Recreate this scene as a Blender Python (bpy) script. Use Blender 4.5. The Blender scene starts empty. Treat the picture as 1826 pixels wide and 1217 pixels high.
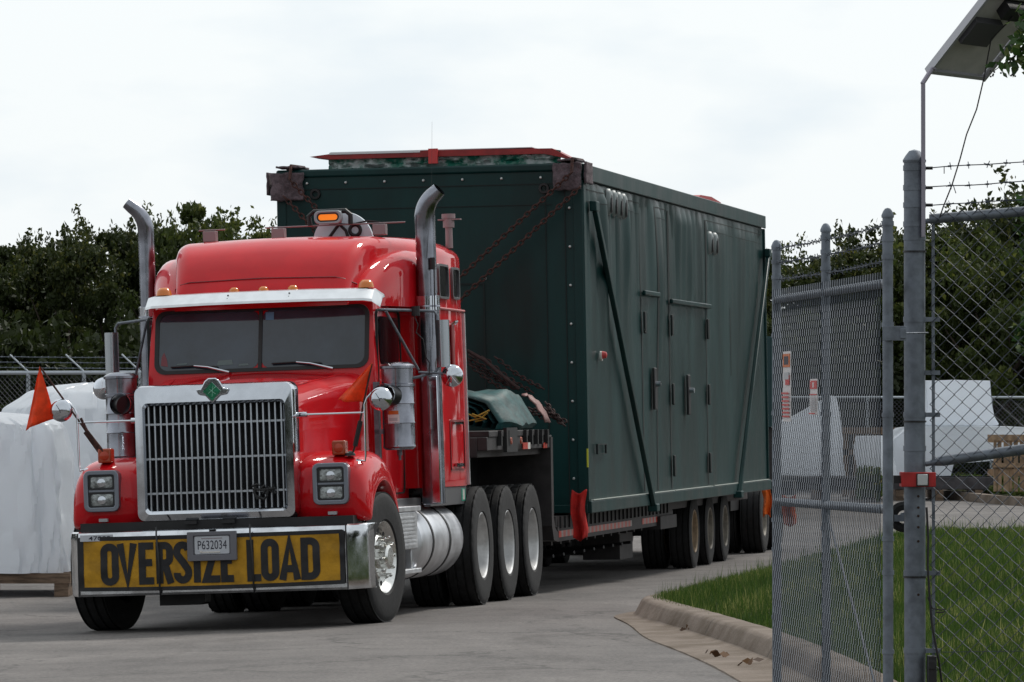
import bpy, bmesh, math, random
import numpy as np
from mathutils import Vector, Matrix, noise
R = math.radians
rnd = random.Random(7)
scene = bpy.context.scene
COL = scene.collection

# ------------------------------------------------------------------ camera
cam = bpy.data.cameras.new('camera'); camo = bpy.data.objects.new('camera', cam); COL.objects.link(camo)
camo.location = (0, 0, 1.8)
camo.rotation_euler = (R(90) + math.atan(111.5/9000), 0, 0)
cam.sensor_width = 36; cam.lens = 36*9000/1826; cam.clip_start = .5; cam.clip_end = 3000
scene.camera = camo

# ------------------------------------------------------------------ light
SUN_EL, SUN_AZ = R(48), R(38)          # azimuth from +Y (away from the camera) towards +X
w = bpy.data.worlds.new('World'); scene.world = w; w.use_nodes = True
nt = w.node_tree; N = nt.nodes; L = nt.links; bg = N['Background']
sky = N.new('ShaderNodeTexSky'); sky.sky_type = 'NISHITA'; sky.sun_disc = False
sky.sun_elevation = SUN_EL; sky.sun_rotation = SUN_AZ; sky.dust_density = 3
tc = N.new('ShaderNodeTexCoord'); mp = N.new('ShaderNodeMapping'); mp.inputs['Scale'].default_value = (1, 1, 2.6)
L.new(tc.outputs['Generated'], mp.inputs['Vector'])
nz = N.new('ShaderNodeTexNoise'); nz.inputs['Scale'].default_value = 15; nz.inputs['Detail'].default_value = 5; nz.inputs['Roughness'].default_value = .5
L.new(mp.outputs['Vector'], nz.inputs['Vector'])
rp = N.new('ShaderNodeValToRGB'); rp.color_ramp.elements[0].position = .36; rp.color_ramp.elements[1].position = .52
rp.color_ramp.elements[0].color = (7.1, 7.75, 8.2, 1); rp.color_ramp.elements[1].color = (8.05, 8.45, 8.6, 1)
L.new(nz.outputs['Fac'], rp.inputs['Fac'])
mx = N.new('ShaderNodeMixRGB'); mx.inputs['Fac'].default_value = .93
L.new(sky.outputs['Color'], mx.inputs['Color1']); L.new(rp.outputs['Color'], mx.inputs['Color2'])
sx = N.new('ShaderNodeSeparateXYZ'); L.new(tc.outputs['Generated'], sx.inputs['Vector'])
dm_ = N.new('ShaderNodeMapRange'); dm_.interpolation_type = 'SMOOTHSTEP'       # overcast sky: brightest towards the veiled sun, dimmest opposite
dm_.inputs['From Min'].default_value = -.75; dm_.inputs['From Max'].default_value = .45; dm_.inputs['To Min'].default_value = .70; dm_.inputs['To Max'].default_value = 1
L.new(sx.outputs['Y'], dm_.inputs['Value'])
ml = N.new('ShaderNodeMixRGB'); ml.blend_type = 'MULTIPLY'; ml.inputs['Fac'].default_value = 1
L.new(mx.outputs['Color'], ml.inputs['Color1']); L.new(dm_.outputs['Result'], ml.inputs['Color2'])
L.new(ml.outputs['Color'], bg.inputs['Color']); bg.inputs['Strength'].default_value = .1
sl = bpy.data.lights.new('sun', 'SUN'); sl.energy = 1.9; sl.angle = R(10); sl.color = (1, .96, .9)
so = bpy.data.objects.new('sun', sl); COL.objects.link(so)
sd = Vector((math.sin(SUN_AZ)*math.cos(SUN_EL), math.cos(SUN_AZ)*math.cos(SUN_EL), math.sin(SUN_EL)))
so.rotation_euler = sd.to_track_quat('Z', 'Y').to_euler()
scene.view_settings.view_transform = 'Standard'; scene.view_settings.look = 'None'
scene.view_settings.exposure = .26; scene.view_settings.gamma = 1

# ------------------------------------------------------------------ materials
MATS = {}
def mat(name, col, rough=.5, metal=0, coat=0, var=0, vscale=4, bump=0, bscale=30, trans=0, emit=0, spec=None,
        col2=None, ramp=(.4, .6), stretch=(1, 1, 1), sub=0, detail=6, rvar=0):
    if name in MATS: return MATS[name]
    m = bpy.data.materials.new(name); m.use_nodes = True; t = m.node_tree; n = t.nodes; l = t.links
    b = n['Principled BSDF']
    b.inputs['Base Color'].default_value = (*col, 1); b.inputs['Roughness'].default_value = rough
    b.inputs['Metallic'].default_value = metal; b.inputs['Coat Weight'].default_value = coat
    b.inputs['Coat Roughness'].default_value = .035
    if spec is not None: b.inputs['Specular IOR Level'].default_value = spec
    if trans: b.inputs['Transmission Weight'].default_value = trans
    if emit:
        b.inputs['Emission Color'].default_value = (*col, 1); b.inputs['Emission Strength'].default_value = emit
    co = n.new('ShaderNodeTexCoord'); mpp = n.new('ShaderNodeMapping'); mpp.inputs['Scale'].default_value = stretch
    l.new(co.outputs['Object'], mpp.inputs['Vector'])
    if var or col2:
        z = n.new('ShaderNodeTexNoise'); z.inputs['Scale'].default_value = vscale; z.inputs['Detail'].default_value = detail
        z.inputs['Roughness'].default_value = .6
        l.new(mpp.outputs['Vector'], z.inputs['Vector'])
        r = n.new('ShaderNodeValToRGB'); e = r.color_ramp.elements
        e[0].position = ramp[0]; e[1].position = ramp[1]
        if col2: a_, b_ = col, col2
        else: a_, b_ = [c*(1-var) for c in col], [min(1, c*(1+var)) for c in col]
        e[0].color = (*a_, 1); e[1].color = (*b_, 1)
        l.new(z.outputs['Fac'], r.inputs['Fac']); l.new(r.outputs['Color'], b.inputs['Base Color'])
        if rvar:
            mr = n.new('ShaderNodeMapRange'); mr.inputs['From Min'].default_value = .3; mr.inputs['From Max'].default_value = .7
            mr.inputs['To Min'].default_value = max(0, rough-rvar); mr.inputs['To Max'].default_value = rough+rvar
            l.new(z.outputs['Fac'], mr.inputs['Value']); l.new(mr.outputs['Result'], b.inputs['Roughness'])
    if bump:
        z2 = n.new('ShaderNodeTexNoise'); z2.inputs['Scale'].default_value = bscale; z2.inputs['Detail'].default_value = 6
        l.new(mpp.outputs['Vector'], z2.inputs['Vector'])
        bp = n.new('ShaderNodeBump'); bp.inputs['Strength'].default_value = bump; bp.inputs['Distance'].default_value = .02
        l.new(z2.outputs['Fac'], bp.inputs['Height']); l.new(bp.outputs['Normal'], b.inputs['Normal'])
    MATS[name] = m; return m
red = mat('red paint', (.56, .004, .010), .5, coat=.8, spec=.05, var=.07, vscale=2.5, rvar=.05)
chrome = mat('chrome', (.62, .65, .70), .1, metal=1, var=.06, vscale=6, rvar=.05)
steelpipe = mat('polished stack steel', (.27, .28, .32), .22, metal=1, var=.18, vscale=5, rvar=.1)
alu = mat('aluminium', (.62, .63, .65), .42, metal=.85, var=.1, vscale=7, rvar=.08)
aluw = mat('polished wheel aluminium', (.70, .70, .68), .24, metal=1, var=.1, vscale=9, rvar=.1)
whitewheel = mat('dull grey wheel disc', (.50, .50, .50), .42, metal=.6, var=.12, vscale=9)
tanwheel = mat('dusty tan wheel disc', (.26, .19, .12), .6, metal=.2, var=.2, vscale=9)
rubber = mat('tyre rubber', (.008, .008, .009), .8, var=.35, vscale=14, bump=.15, bscale=60)
black = mat('black painted steel', (.006, .006, .007), .55, var=.4, vscale=6)
blackp = mat('black plastic', (.01, .01, .012), .4)
glass = mat('dark tinted glass', (.024, .038, .055), .06, spec=.8, var=.35, vscale=1.3)
darkglass = mat('dark side glass', (.006, .006, .008), .12, spec=.15)
gasket = mat('rubber gasket', (.008, .008, .009), .55)
whitep = mat('white paint', (.72, .72, .72), .4, var=.06)
visorm = mat('bright brushed steel', (.74, .76, .78), .3, metal=.8, var=.05, vscale=8)
amber = mat('amber lens', (.62, .17, .015), .2, coat=.5)
amberd = mat('dull orange lens', (.34, .05, .012), .25, coat=.5)
amberlit = mat('lit amber lamp', (1, .25, .01), .3, emit=.35)
lens = mat('headlamp lens', (.25, .27, .27), .12, metal=.4, coat=1, var=.5, vscale=18, bump=.5, bscale=40)
bannerm = mat('yellow mesh banner', (.40, .205, .006), .75, var=.2, vscale=6, bump=.5, bscale=14)
banblk = mat('black banner print', (.012, .012, .014), .7, var=.3, vscale=10)
green = mat('dark green paint', (.002, .026, .0255), .40, var=.25, vscale=1.4, coat=0, spec=.26, stretch=(1, 1, .25), rvar=.1)
greenside = green
seam = mat('dark panel seam line', (.004, .01, .01), .8)  # dark line colour for seams, hinges and door outlines
rust = mat('rusty chain steel', (.052, .018, .014), .85, metal=.1, var=.45, vscale=30)
grey_pad = mat('grey felt pad', (.10, .075, .085), .95, var=.3, vscale=18, bump=.6, bscale=60)
tarpgreen = mat('green tarpaulin', (.003, .052, .053), .6, var=.35, vscale=7, bump=.3, bscale=16)
tarplight = mat('pale pink sheeting', (.20, .10, .09), .6, var=.25, vscale=8)
rope = mat('yellow rope', (.36, .24, .03), .8)
orange_cloth = mat('orange mesh flag', (.80, .10, .02), .7, var=.12, vscale=12, sub=.1)
red_cloth = mat('red cloth flag', (.50, .018, .014), .8, var=.2, vscale=9)
galv = mat('galvanised steel', (.15, .17, .20), .5, metal=.5, var=.22, vscale=12, rvar=.1)
galvd = mat('weathered galvanised wire', (.055, .065, .085), .5, metal=.35, var=.25, vscale=20)
wrap = mat('white shrink wrap', (.84, .87, .91), .22, var=.0, vscale=3, bump=.4, bscale=6, stretch=(1, 1, .35))
def translucent(m, f):
    t = m.node_tree; n = t.nodes; l = t.links; b = n['Principled BSDF']; td = n.new('ShaderNodeBsdfTranslucent'); td.inputs['Color'].default_value = b.inputs['Base Color'].default_value
    if b.inputs['Base Color'].links: l.new(b.inputs['Base Color'].links[0].from_socket, td.inputs['Color'])
    ms = n.new('ShaderNodeMixShader'); ms.inputs['Fac'].default_value = f; l.new(b.outputs['BSDF'], ms.inputs[1]); l.new(td.outputs['BSDF'], ms.inputs[2]); l.new(ms.outputs['Shader'], n['Material Output'].inputs['Surface'])
translucent(wrap, .5); translucent(orange_cloth, .45); translucent(red_cloth, .25)
wood = mat('weathered pallet wood', (.16, .11, .075), .85, var=.35, vscale=5, bump=.3, bscale=22, stretch=(1, 1, 6))
woodl = mat('pale crate wood', (.28, .19, .12), .85, var=.3, vscale=6)
concrete = mat('old kerb concrete', (.10, .072, .048), .9, col2=(.19, .15, .12), vscale=2.2, ramp=(.35, .65), bump=.4, bscale=30)
tapered = mat('red reflective tape', (.45, .03, .012), .35)
tapew = mat('white reflective tape', (.65, .62, .58), .35)
emgreen = mat('emerald badge enamel', (.0, .16, .07), .25, coat=1, var=.3, vscale=40)
platew = mat('number plate', (.48, .50, .54), .45, var=.05)
ink = mat('dark ink', (.015, .015, .03), .6)
bluest = mat('blue sticker', (.10, .22, .36), .5)
gaugem = mat('grey backing', (.4, .4, .42), .6)
panelback = mat('solar panel backing', (.42, .42, .40), .6, var=.08, vscale=9)
solar = mat('solar cell face', (.01, .015, .05), .15, coat=1)
lockred = mat('red latch paint', (.36, .012, .012), .5, var=.15, vscale=16)
signw = mat('white sign face', (.62, .60, .60), .4)
signo = mat('orange sign header', (.55, .13, .02), .4)
signr = mat('red sign print', (.5, .04, .04), .4)
barkm = mat('tree bark', (.05, .038, .028), .9, var=.3, vscale=8)
roofw = mat('pale sheet edge', (.62, .64, .66), .5)
brownst = mat('dull trailer steel', (.020, .017, .018), .6, var=.4, vscale=5)
hosem = mat('dark hose', (.012, .01, .012), .6)

# ------------------------------------------------------------------ mesh builder
class MB:
    def __init__(s): s.v = []; s.f = []; s.m = []; s.k = 0
    def add(s, vs, fs, k=None):
        o = len(s.v); s.v += [tuple(v) for v in vs]; s.f += [tuple(i+o for i in f) for f in fs]; s.m += [s.k if k is None else k]*len(fs); return s
    def box(s, a, b, k=None, M=None):
        (x0, y0, z0), (x1, y1, z1) = a, b
        vs = [(x, y, z) for z in (z0, z1) for y in (y0, y1) for x in (x0, x1)]
        if M is not None: vs = [tuple(M @ Vector(v)) for v in vs]
        return s.add(vs, [(0, 2, 3, 1), (4, 5, 7, 6), (0, 1, 5, 4), (2, 6, 7, 3), (0, 4, 6, 2), (1, 3, 7, 5)], k)
    def loft(s, rings, closed=True, cap=True, k=None):
        n = len(rings[0]); vs = [p for r in rings for p in r]; fs = []
        for i in range(len(rings)-1):
            for j in range(n if closed else n-1):
                j2 = (j+1) % n; fs.append((i*n+j, i*n+j2, (i+1)*n+j2, (i+1)*n+j))
        if cap: fs.append(tuple(range(n))[::-1]); fs.append(tuple((len(rings)-1)*n+j for j in range(n)))
        return s.add(vs, fs, k)
    def tube(s, pts, r, n=10, cap=True, k=None):
        pts = [Vector(p) for p in pts]; rs = r if isinstance(r, (list, tuple)) else [r]*len(pts)
        rings = []; up = None
        for i, p in enumerate(pts):
            d = (pts[min(i+1, len(pts)-1)]-pts[max(i-1, 0)])
            if d.length < 1e-9: d = Vector((0, 0, 1))
            d.normalize()
            if up is None: up = Vector((0, 0, 1)) if abs(d.z) < .9 else Vector((1, 0, 0))
            x = d.cross(up).normalized(); up = x.cross(d).normalized()
            rings.append([p + x*math.cos(2*math.pi*j/n)*rs[i] + up*math.sin(2*math.pi*j/n)*rs[i] for j in range(n)])
        return s.loft(rings, True, cap, k)
    def cyl(s, p0, p1, r, n=20, k=None, r1=None): return s.tube([p0, p1], [r, r if r1 is None else r1], n, True, k)
    def lathe(s, prof, c=(0, 0, 0), axis='x', n=40, mod=None, k=None, closed=False):
        rings = []
        for i in range(n):
            t = 2*math.pi*i/n; ring = []
            for q, (x, r) in enumerate(prof):
                if mod: r = mod(i, q, r)
                if axis == 'x': p = (x, r*math.cos(t), r*math.sin(t))
                elif axis == 'y': p = (r*math.cos(t), x, r*math.sin(t))
                else: p = (r*math.cos(t), r*math.sin(t), x)
                ring.append((p[0]+c[0], p[1]+c[1], p[2]+c[2]))
            rings.append(ring)
        m = len(prof); vs = [p for r in rings for p in r]; fs = []
        for i in range(n):
            for j in range(m-1): i2 = (i+1) % n; fs.append((i*m+j, i*m+j+1, i2*m+j+1, i2*m+j))
        return s.add(vs, fs, k)
    def prism(s, poly, axis, lo, hi, k=None):
        def P(u, v, h): return {'x': (h, u, v), 'y': (u, h, v), 'z': (u, v, h)}[axis]
        n = len(poly); vs = [P(u, v, lo) for u, v in poly]+[P(u, v, hi) for u, v in poly]
        return s.add(vs, [tuple(range(n)), tuple(range(2*n-1, n-1, -1))]+[(i, n+i, n+(i+1) % n, (i+1) % n) for i in range(n)], k)
    def frame(s, outer, inner, axis, lo, hi, k=None):     # two outlines with the same number of points
        def P(u, v, h): return {'x': (h, u, v), 'y': (u, h, v), 'z': (u, v, h)}[axis]
        n = len(outer)
        vs = [P(u, v, h) for h in (lo, hi) for pl in (outer, inner) for u, v in pl]; fs = []
        for i in range(n):
            j = (i+1) % n
            fs += [(i, j, n+j, n+i), (2*n+i, 3*n+i, 3*n+j, 2*n+j), (i, 2*n+i, 2*n+j, j), (n+i, n+j, 3*n+j, 3*n+i)]
        return s.add(vs, fs, k)
    def grid(s, fn, nu, nv, k=None, thick=None):
        vs = [fn(i/nu, j/nv) for j in range(nv+1) for i in range(nu+1)]
        fs = [(j*(nu+1)+i, j*(nu+1)+i+1, (j+1)*(nu+1)+i+1, (j+1)*(nu+1)+i) for j in range(nv) for i in range(nu)]
        return s.add(vs, fs, k)
    def mesh(s, name, mats, base=(0, 0, 0), smooth=True, ang=35, fix=True):
        me = bpy.data.meshes.new(name)
        me.from_pydata([(x-base[0], y-base[1], z-base[2]) for x, y, z in s.v], [], s.f)
        for m_ in (mats if isinstance(mats, (list, tuple)) else [mats]): me.materials.append(m_)
        if len(set(s.m)) > 1: me.polygons.foreach_set('material_index', s.m)
        if fix:
            bm = bmesh.new(); bm.from_mesh(me); bmesh.ops.remove_doubles(bm, verts=bm.verts, dist=1e-6)
            bmesh.ops.recalc_face_normals(bm, faces=bm.faces); bm.to_mesh(me); bm.free()
        if smooth:
            me.polygons.foreach_set('use_smooth', [True]*len(me.polygons)); me.set_sharp_from_angle(angle=R(ang))
        return me

def fr(roll, pitch, O=(-2.187, 40.81, 0), th=math.atan(.1786)):
    return Matrix.Translation(O) @ Matrix.Rotation(-th, 4, 'Z') @ Matrix.Rotation(pitch, 4, 'X') @ Matrix.Rotation(-roll, 4, 'Y')
TR = fr(.035, -.006); CO = fr(.017, 0); WO = Matrix.Identity(4)

def props(o, label=None, cat=None, group=None, kind=None):
    if label: o['label'] = label
    if cat: o['category'] = cat
    if group: o['group'] = group
    if kind: o['kind'] = kind
    return o
def islands(mb):
    p = list(range(len(mb.v)))
    def f(i):
        while p[i] != i: p[i] = p[p[i]]; i = p[i]
        return i
    for fc in mb.f:
        a = f(fc[0])
        for j in fc[1:]: p[f(j)] = a
    g_ = {}
    for fc, k in zip(mb.f, mb.m): g_.setdefault(f(fc[0]), []).append((fc, k))
    out = []
    for L_ in g_.values():
        m_ = MB(); ix = {}
        for fc, k in L_:
            for i in fc:
                if i not in ix: ix[i] = len(m_.v); m_.v.append(mb.v[i])
            m_.f.append(tuple(ix[i] for i in fc)); m_.m.append(k)
        out.append(m_)
    return out
class Thing:
    def __init__(s, name, label, cat, F=WO, base=(0, 0, 0), group=None, kind=None):
        s.base = Vector(base); s.o = bpy.data.objects.new(name, None); COL.objects.link(s.o)
        s.o.empty_display_size = .2
        s.o.matrix_world = F @ Matrix.Translation(s.base); props(s.o, label, cat, group, kind)
    def part(s, mb, name, mats, parent=None, bevel=0, smooth=True, ang=35, label=None, fix=True, solid=0, subs=0, each=False):
        if each:
            r = None
            for m_ in islands(mb): r = s.part(m_, name, mats, parent, bevel, smooth, ang, label, fix, solid, subs)
            return r
        me = mb.mesh(name, mats, s.base, smooth, ang, fix)
        o = bpy.data.objects.new(name, me); COL.objects.link(o); o.parent = parent or s.o
        if label: o['label'] = label
        mods(o, bevel, solid, subs); return o
def mods(o, bevel=0, solid=0, subs=0):
    if solid:
        m = o.modifiers.new('solid', 'SOLIDIFY'); m.thickness = solid; m.offset = 0
    if subs:
        m = o.modifiers.new('sub', 'SUBSURF'); m.levels = subs; m.render_levels = subs
    if bevel:
        m = o.modifiers.new('bevel', 'BEVEL'); m.width = bevel; m.segments = 2; m.limit_method = 'ANGLE'; m.angle_limit = R(40)
def single(mb, name, mats, label, cat, F=WO, base=(0, 0, 0), group=None, kind=None, bevel=0, smooth=True, ang=35, fix=True, solid=0, subs=0):
    me = mb.mesh(name, mats, base, smooth, ang, fix); o = bpy.data.objects.new(name, me); COL.objects.link(o)
    o.matrix_world = F @ Matrix.Translation(base); props(o, label, cat, group, kind); mods(o, bevel, solid, subs); return o
def rrect(x0, x1, y0, y1, r, n=4):
    out = []
    for cx, cy, a0 in ((x1-r, y1-r, 0), (x0+r, y1-r, 90), (x0+r, y0+r, 180), (x1-r, y0+r, 270)):
        for i in range(n+1):
            t = R(a0+90*i/n); out.append((cx+r*math.cos(t), cy+r*math.sin(t)))
    return out
def textmesh(mb, s, x0, x1, z0, z1, y, k=None, bold=0.0):
    """block lettering from the built-in font, fitted to a rectangle facing -y"""
    cu = bpy.data.curves.new('t', 'FONT'); cu.body = s; cu.offset = bold; cu.extrude = 0; cu.resolution_u = 3
    o = bpy.data.objects.new('t', cu); COL.objects.link(o)
    me = o.to_mesh()
    vs = [v.co.copy() for v in me.vertices]; fs = [tuple(p.vertices) for p in me.polygons]
    o.to_mesh_clear(); bpy.data.objects.remove(o); bpy.data.curves.remove(cu)
    ax = min(v.x for v in vs); bx = max(v.x for v in vs); az = min(v.y for v in vs); bz = max(v.y for v in vs)
    mb.add([(x0+(v.x-ax)/(bx-ax)*(x1-x0), y, z0+(v.y-az)/(bz-az)*(z1-z0)) for v in vs], fs, k)
def copy_tree(o, parent=None):
    c = o.copy(); COL.objects.link(c); c.parent = parent
    for ch in list(o.children): copy_tree(ch, c)
    return c
def sm(a, b, x):
    t = max(0, min(1, (x-a)/(b-a))); return t*t*(3-2*t)
def nv(p, s): return noise.noise(Vector(p)*s)

# ------------------------------------------------------------------ ground
TI = fr(0, 0).inverted()
def road_z(X, Y):
    q = TI @ Vector((X, Y, 0)); a, b = q.x, q.y
    roll = .035 + (.017-.035)*sm(7, 15, b)
    fade = 1-sm(26, 40, b)
    return -.006*max(-12, min(17, b)) + roll*max(-2.2, min(2.0, a))*fade
KERB = [(2.0, 15), (1.98, 20), (1.93, 24), (1.86, 27.5), (1.76, 31), (1.60, 34), (1.36, 36.9), (1.14, 39.2), (1.00, 40.7), (1.02, 41.8), (1.28, 42.9), (1.8, 44.2), (2.6, 45.6), (4.2, 47.6), (6.5, 49.5), (10, 51.5), (14, 53)]
def smooth_line(P, it=2):
    for _ in range(it):
        Q = [P[0]]
        for a, b in zip(P, P[1:]):
            Q.append((a[0]*.75+b[0]*.25, a[1]*.75+b[1]*.25)); Q.append((a[0]*.25+b[0]*.75, a[1]*.25+b[1]*.75))
        Q.append(P[-1]); P = Q
    return P
KL = smooth_line(KERB)
KA = np.array(KL)
def kdist(X, Y):
    """signed distance to the kerb line, positive inside the lawn (arrays)"""
    X = np.atleast_1d(X); Y = np.atleast_1d(Y); best = np.full(X.shape, 1e9); sg = np.zeros(X.shape)
    for (ax, ay), (bx, by) in zip(KA[:-1], KA[1:]):
        dx, dy = bx-ax, by-ay; t = np.clip(((X-ax)*dx+(Y-ay)*dy)/(dx*dx+dy*dy), 0, 1)
        ex, ey = X-(ax+t*dx), Y-(ay+t*dy); d = np.hypot(ex, ey); cr = dx*ey-dy*ex
        m = d < best; best = np.where(m, d, best); sg = np.where(m, np.where(cr < 0, 1, -1), sg)
    return best*sg
def lawn_z(X, Y, d):
    base = .0
    return .14 + .06 + np.minimum(.50, .27*np.maximum(d, 0)) * (1) + .02*np.sin(X*2.1+Y*.9)

asph = mat('asphalt', (.12, .115, .11), .9)
def asphalt_nodes(m):
    t = m.node_tree; n = t.nodes; l = t.links; b = n['Principled BSDF']; b.inputs['Roughness'].default_value = .88
    co = n.new('ShaderNodeTexCoord')
    def nz_(s, d=6, sx=(1, 1, 1), dist=0):
        m_ = n.new('ShaderNodeMapping'); m_.inputs['Scale'].default_value = sx; l.new(co.outputs['Object'], m_.inputs['Vector'])
        z = n.new('ShaderNodeTexNoise'); z.inputs['Scale'].default_value = s; z.inputs['Detail'].default_value = d; z.inputs['Roughness'].default_value = .65
        z.inputs['Distortion'].default_value = dist
        l.new(m_.outputs['Vector'], z.inputs['Vector']); return z
    def ramp(src, p0, p1, c0, c1):
        r = n.new('ShaderNodeValToRGB'); e = r.color_ramp.elements; e[0].position = p0; e[1].position = p1
        e[0].color = (*c0, 1); e[1].color = (*c1, 1); l.new(src, r.inputs['Fac']); return r.outputs['Color']
    def mul(a, c, f=1, mode='MULTIPLY'):
        x = n.new('ShaderNodeMixRGB'); x.blend_type = mode; x.inputs['Fac'].default_value = f
        l.new(a, x.inputs['Color1']); l.new(c, x.inputs['Color2']); return x.outputs['Color']
    big = ramp(nz_(.35, 4).outputs['Fac'], .35, .65, (.106, .097, .093), (.168, .154, .146))
    mid = ramp(nz_(3.0, 8, (1, .5, 1)).outputs['Fac'], .3, .7, (.78, .78, .78), (1.12, 1.12, 1.12))
    fin = ramp(nz_(38, 4).outputs['Fac'], .35, .7, (.5, .5, .51), (1.5, 1.48, 1.44))
    st = ramp(nz_(.9, 5, (1, .25, 1), 1.2).outputs['Fac'], .55, .72, (1, 1, 1), (.62, .60, .59))
    v = n.new('ShaderNodeTexVoronoi'); v.feature = 'DISTANCE_TO_EDGE'; v.inputs['Scale'].default_value = .33
    dz = nz_(1.6, 5); ad = n.new('ShaderNodeVectorMath'); ad.operation = 'ADD'
    l.new(co.outputs['Object'], ad.inputs[0]); l.new(dz.outputs['Color'], ad.inputs[1]); l.new(ad.outputs['Vector'], v.inputs['Vector'])
    cr = ramp(v.outputs['Distance'], .002, .010, (.38, .38, .38), (1, 1, 1))
    c = mul(mul(mul(mul(big, mid), fin, .75), st), cr, .8); l.new(c, b.inputs['Base Color'])
    z2 = nz_(55, 5); bp = n.new('ShaderNodeBump'); bp.inputs['Strength'].default_value = .5; bp.inputs['Distance'].default_value = .012
    l.new(z2.outputs['Fac'], bp.inputs['Height']); l.new(bp.outputs['Normal'], b.inputs['Normal'])
asphalt_nodes(asph)

def lin(a, b, n): return [a+(b-a)*i/n for i in range(n+1)]
gx = [-900, -400, -150, -60] + lin(-30, -8, 12) + lin(-7, 8, 40) + lin(9, 30, 12) + [60, 150, 400, 900]
gy = [-300, -60, -10, 5] + lin(10, 75, 80) + lin(78, 160, 20) + [250, 600, 2200]
g = MB(); nx = len(gx)
g.add([(x, y, road_z(x, y)) for y in gy for x in gx], [(j*nx+i, j*nx+i+1, (j+1)*nx+i+1, (j+1)*nx+i) for j in range(len(gy)-1) for i in range(nx-1)])
single(g, 'ground', asph, None, None, kind='structure', fix=False)

# kerb with gutter, swept along the lawn edge
def kerb(line, name, group=None, prof=None, wide=1):
    mb = MB(); prof = prof or [(-.42, -.01), (-.41, .010), (-.3, .016), (-.06, -.002+.02), (0, .035), (.05, .13), (.075, .15), (.10, .155), (.22, .158), (.24, .10), (.24, -.1)]
    rings = []
    for i, (x, y) in enumerate(line):
        a = Vector(line[max(i-1, 0)]); b = Vector(line[min(i+1, len(line)-1)]); t = (b-a).normalized(); nrm = Vector((t.y, -t.x))
        zz = road_z(x, y)
        tf = 1-.55*sm(36, 40.5, y)-.40*sm(40.8, 42.5, y) if wide else 1
        rings.append([(x+nrm.x*u*(tf if u < 0 else 1), y+nrm.y*u*(tf if u < 0 else 1), zz+h + .004*nv((x, y, u), 3)) for u, h in prof])
    mb.loft(rings, closed=False, cap=False); return mb
def dense(P, step):
    out = [P[0]]
    for a, b in zip(P, P[1:]):
        n = max(1, int(math.dist(a, b)/step))
        out += [(a[0]+(b[0]-a[0])*i/n, a[1]+(b[1]-a[1])*i/n) for i in range(1, n+1)]
    return out
kt = Thing('kerb', 'pale weathered concrete kerb and gutter curving round the lawn', 'kerb', base=(1.0, 40.7, .05))
kt.part(kerb(dense(KL, .15), 'kerb'), 'kerb_stone', concrete, fix=False)
jm = MB()
for i in range(0, len(KL), 5):
    if 14 < KL[i][1] < 38:
        x, y = KL[i]; a = Vector(KL[max(i-1, 0)]); b = Vector(KL[min(i+1, len(KL)-1)]); t = (b-a).normalized(); nr = Vector((t.y, -t.x)); z0 = road_z(x, y)
        pr = [(-.42, .012), (-.41, .026), (-.06, .023), (0, .040), (.05, .135), (.075, .155), (.10, .160), (.22, .162)]
        pts = [[(x+nr.x*u+t.x*s_, y+nr.y*u+t.y*s_, z0+h) for u, h in pr] for s_ in (-.006, .006)]
        jm.loft(pts, closed=False, cap=False)
kt.part(jm, 'joint', mat('kerb joint', (.03, .025, .02), .95), fix=False)

# lawn base
ys = lin(14, 54, 120); us = [0, .05, .15, .3, .5, .8, 1.2, 1.8, 2.6, 4, 6, 9, 13]
def kerb_x(y):
    best = None
    for (ax, ay), (bx, by) in zip(KL, KL[1:]):
        if ay <= y <= by and ay != by:
            x = ax+(bx-ax)*(y-ay)/(by-ay); best = x if best is None else min(best, x)
    return best if best is not None else (2.0 if y < 20 else 14)
lx = []; 
for y in ys:
    x0 = kerb_x(y)+.20
    for u in us: lx.append((x0+u, y))
la = np.array(lx); ld = kdist(la[:, 0], la[:, 1])
lm = MB(); nu = len(us)
lz = lawn_z(la[:, 0], la[:, 1], ld-.2)-.04
lm.add([(x, y, float(z)) for (x, y), z in zip(lx, lz)], [(j*nu+i, j*nu+i+1, (j+1)*nu+i+1, (j+1)*nu+i) for j in range(len(ys)-1) for i in range(nu-1)])
soil = mat('lawn soil and thatch', (.020, .032, .008), .95, col2=(.045, .06, .014), vscale=6, bump=.5, bscale=40)
single(lm, 'lawn', soil, None, None, kind='structure', fix=False)

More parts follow.
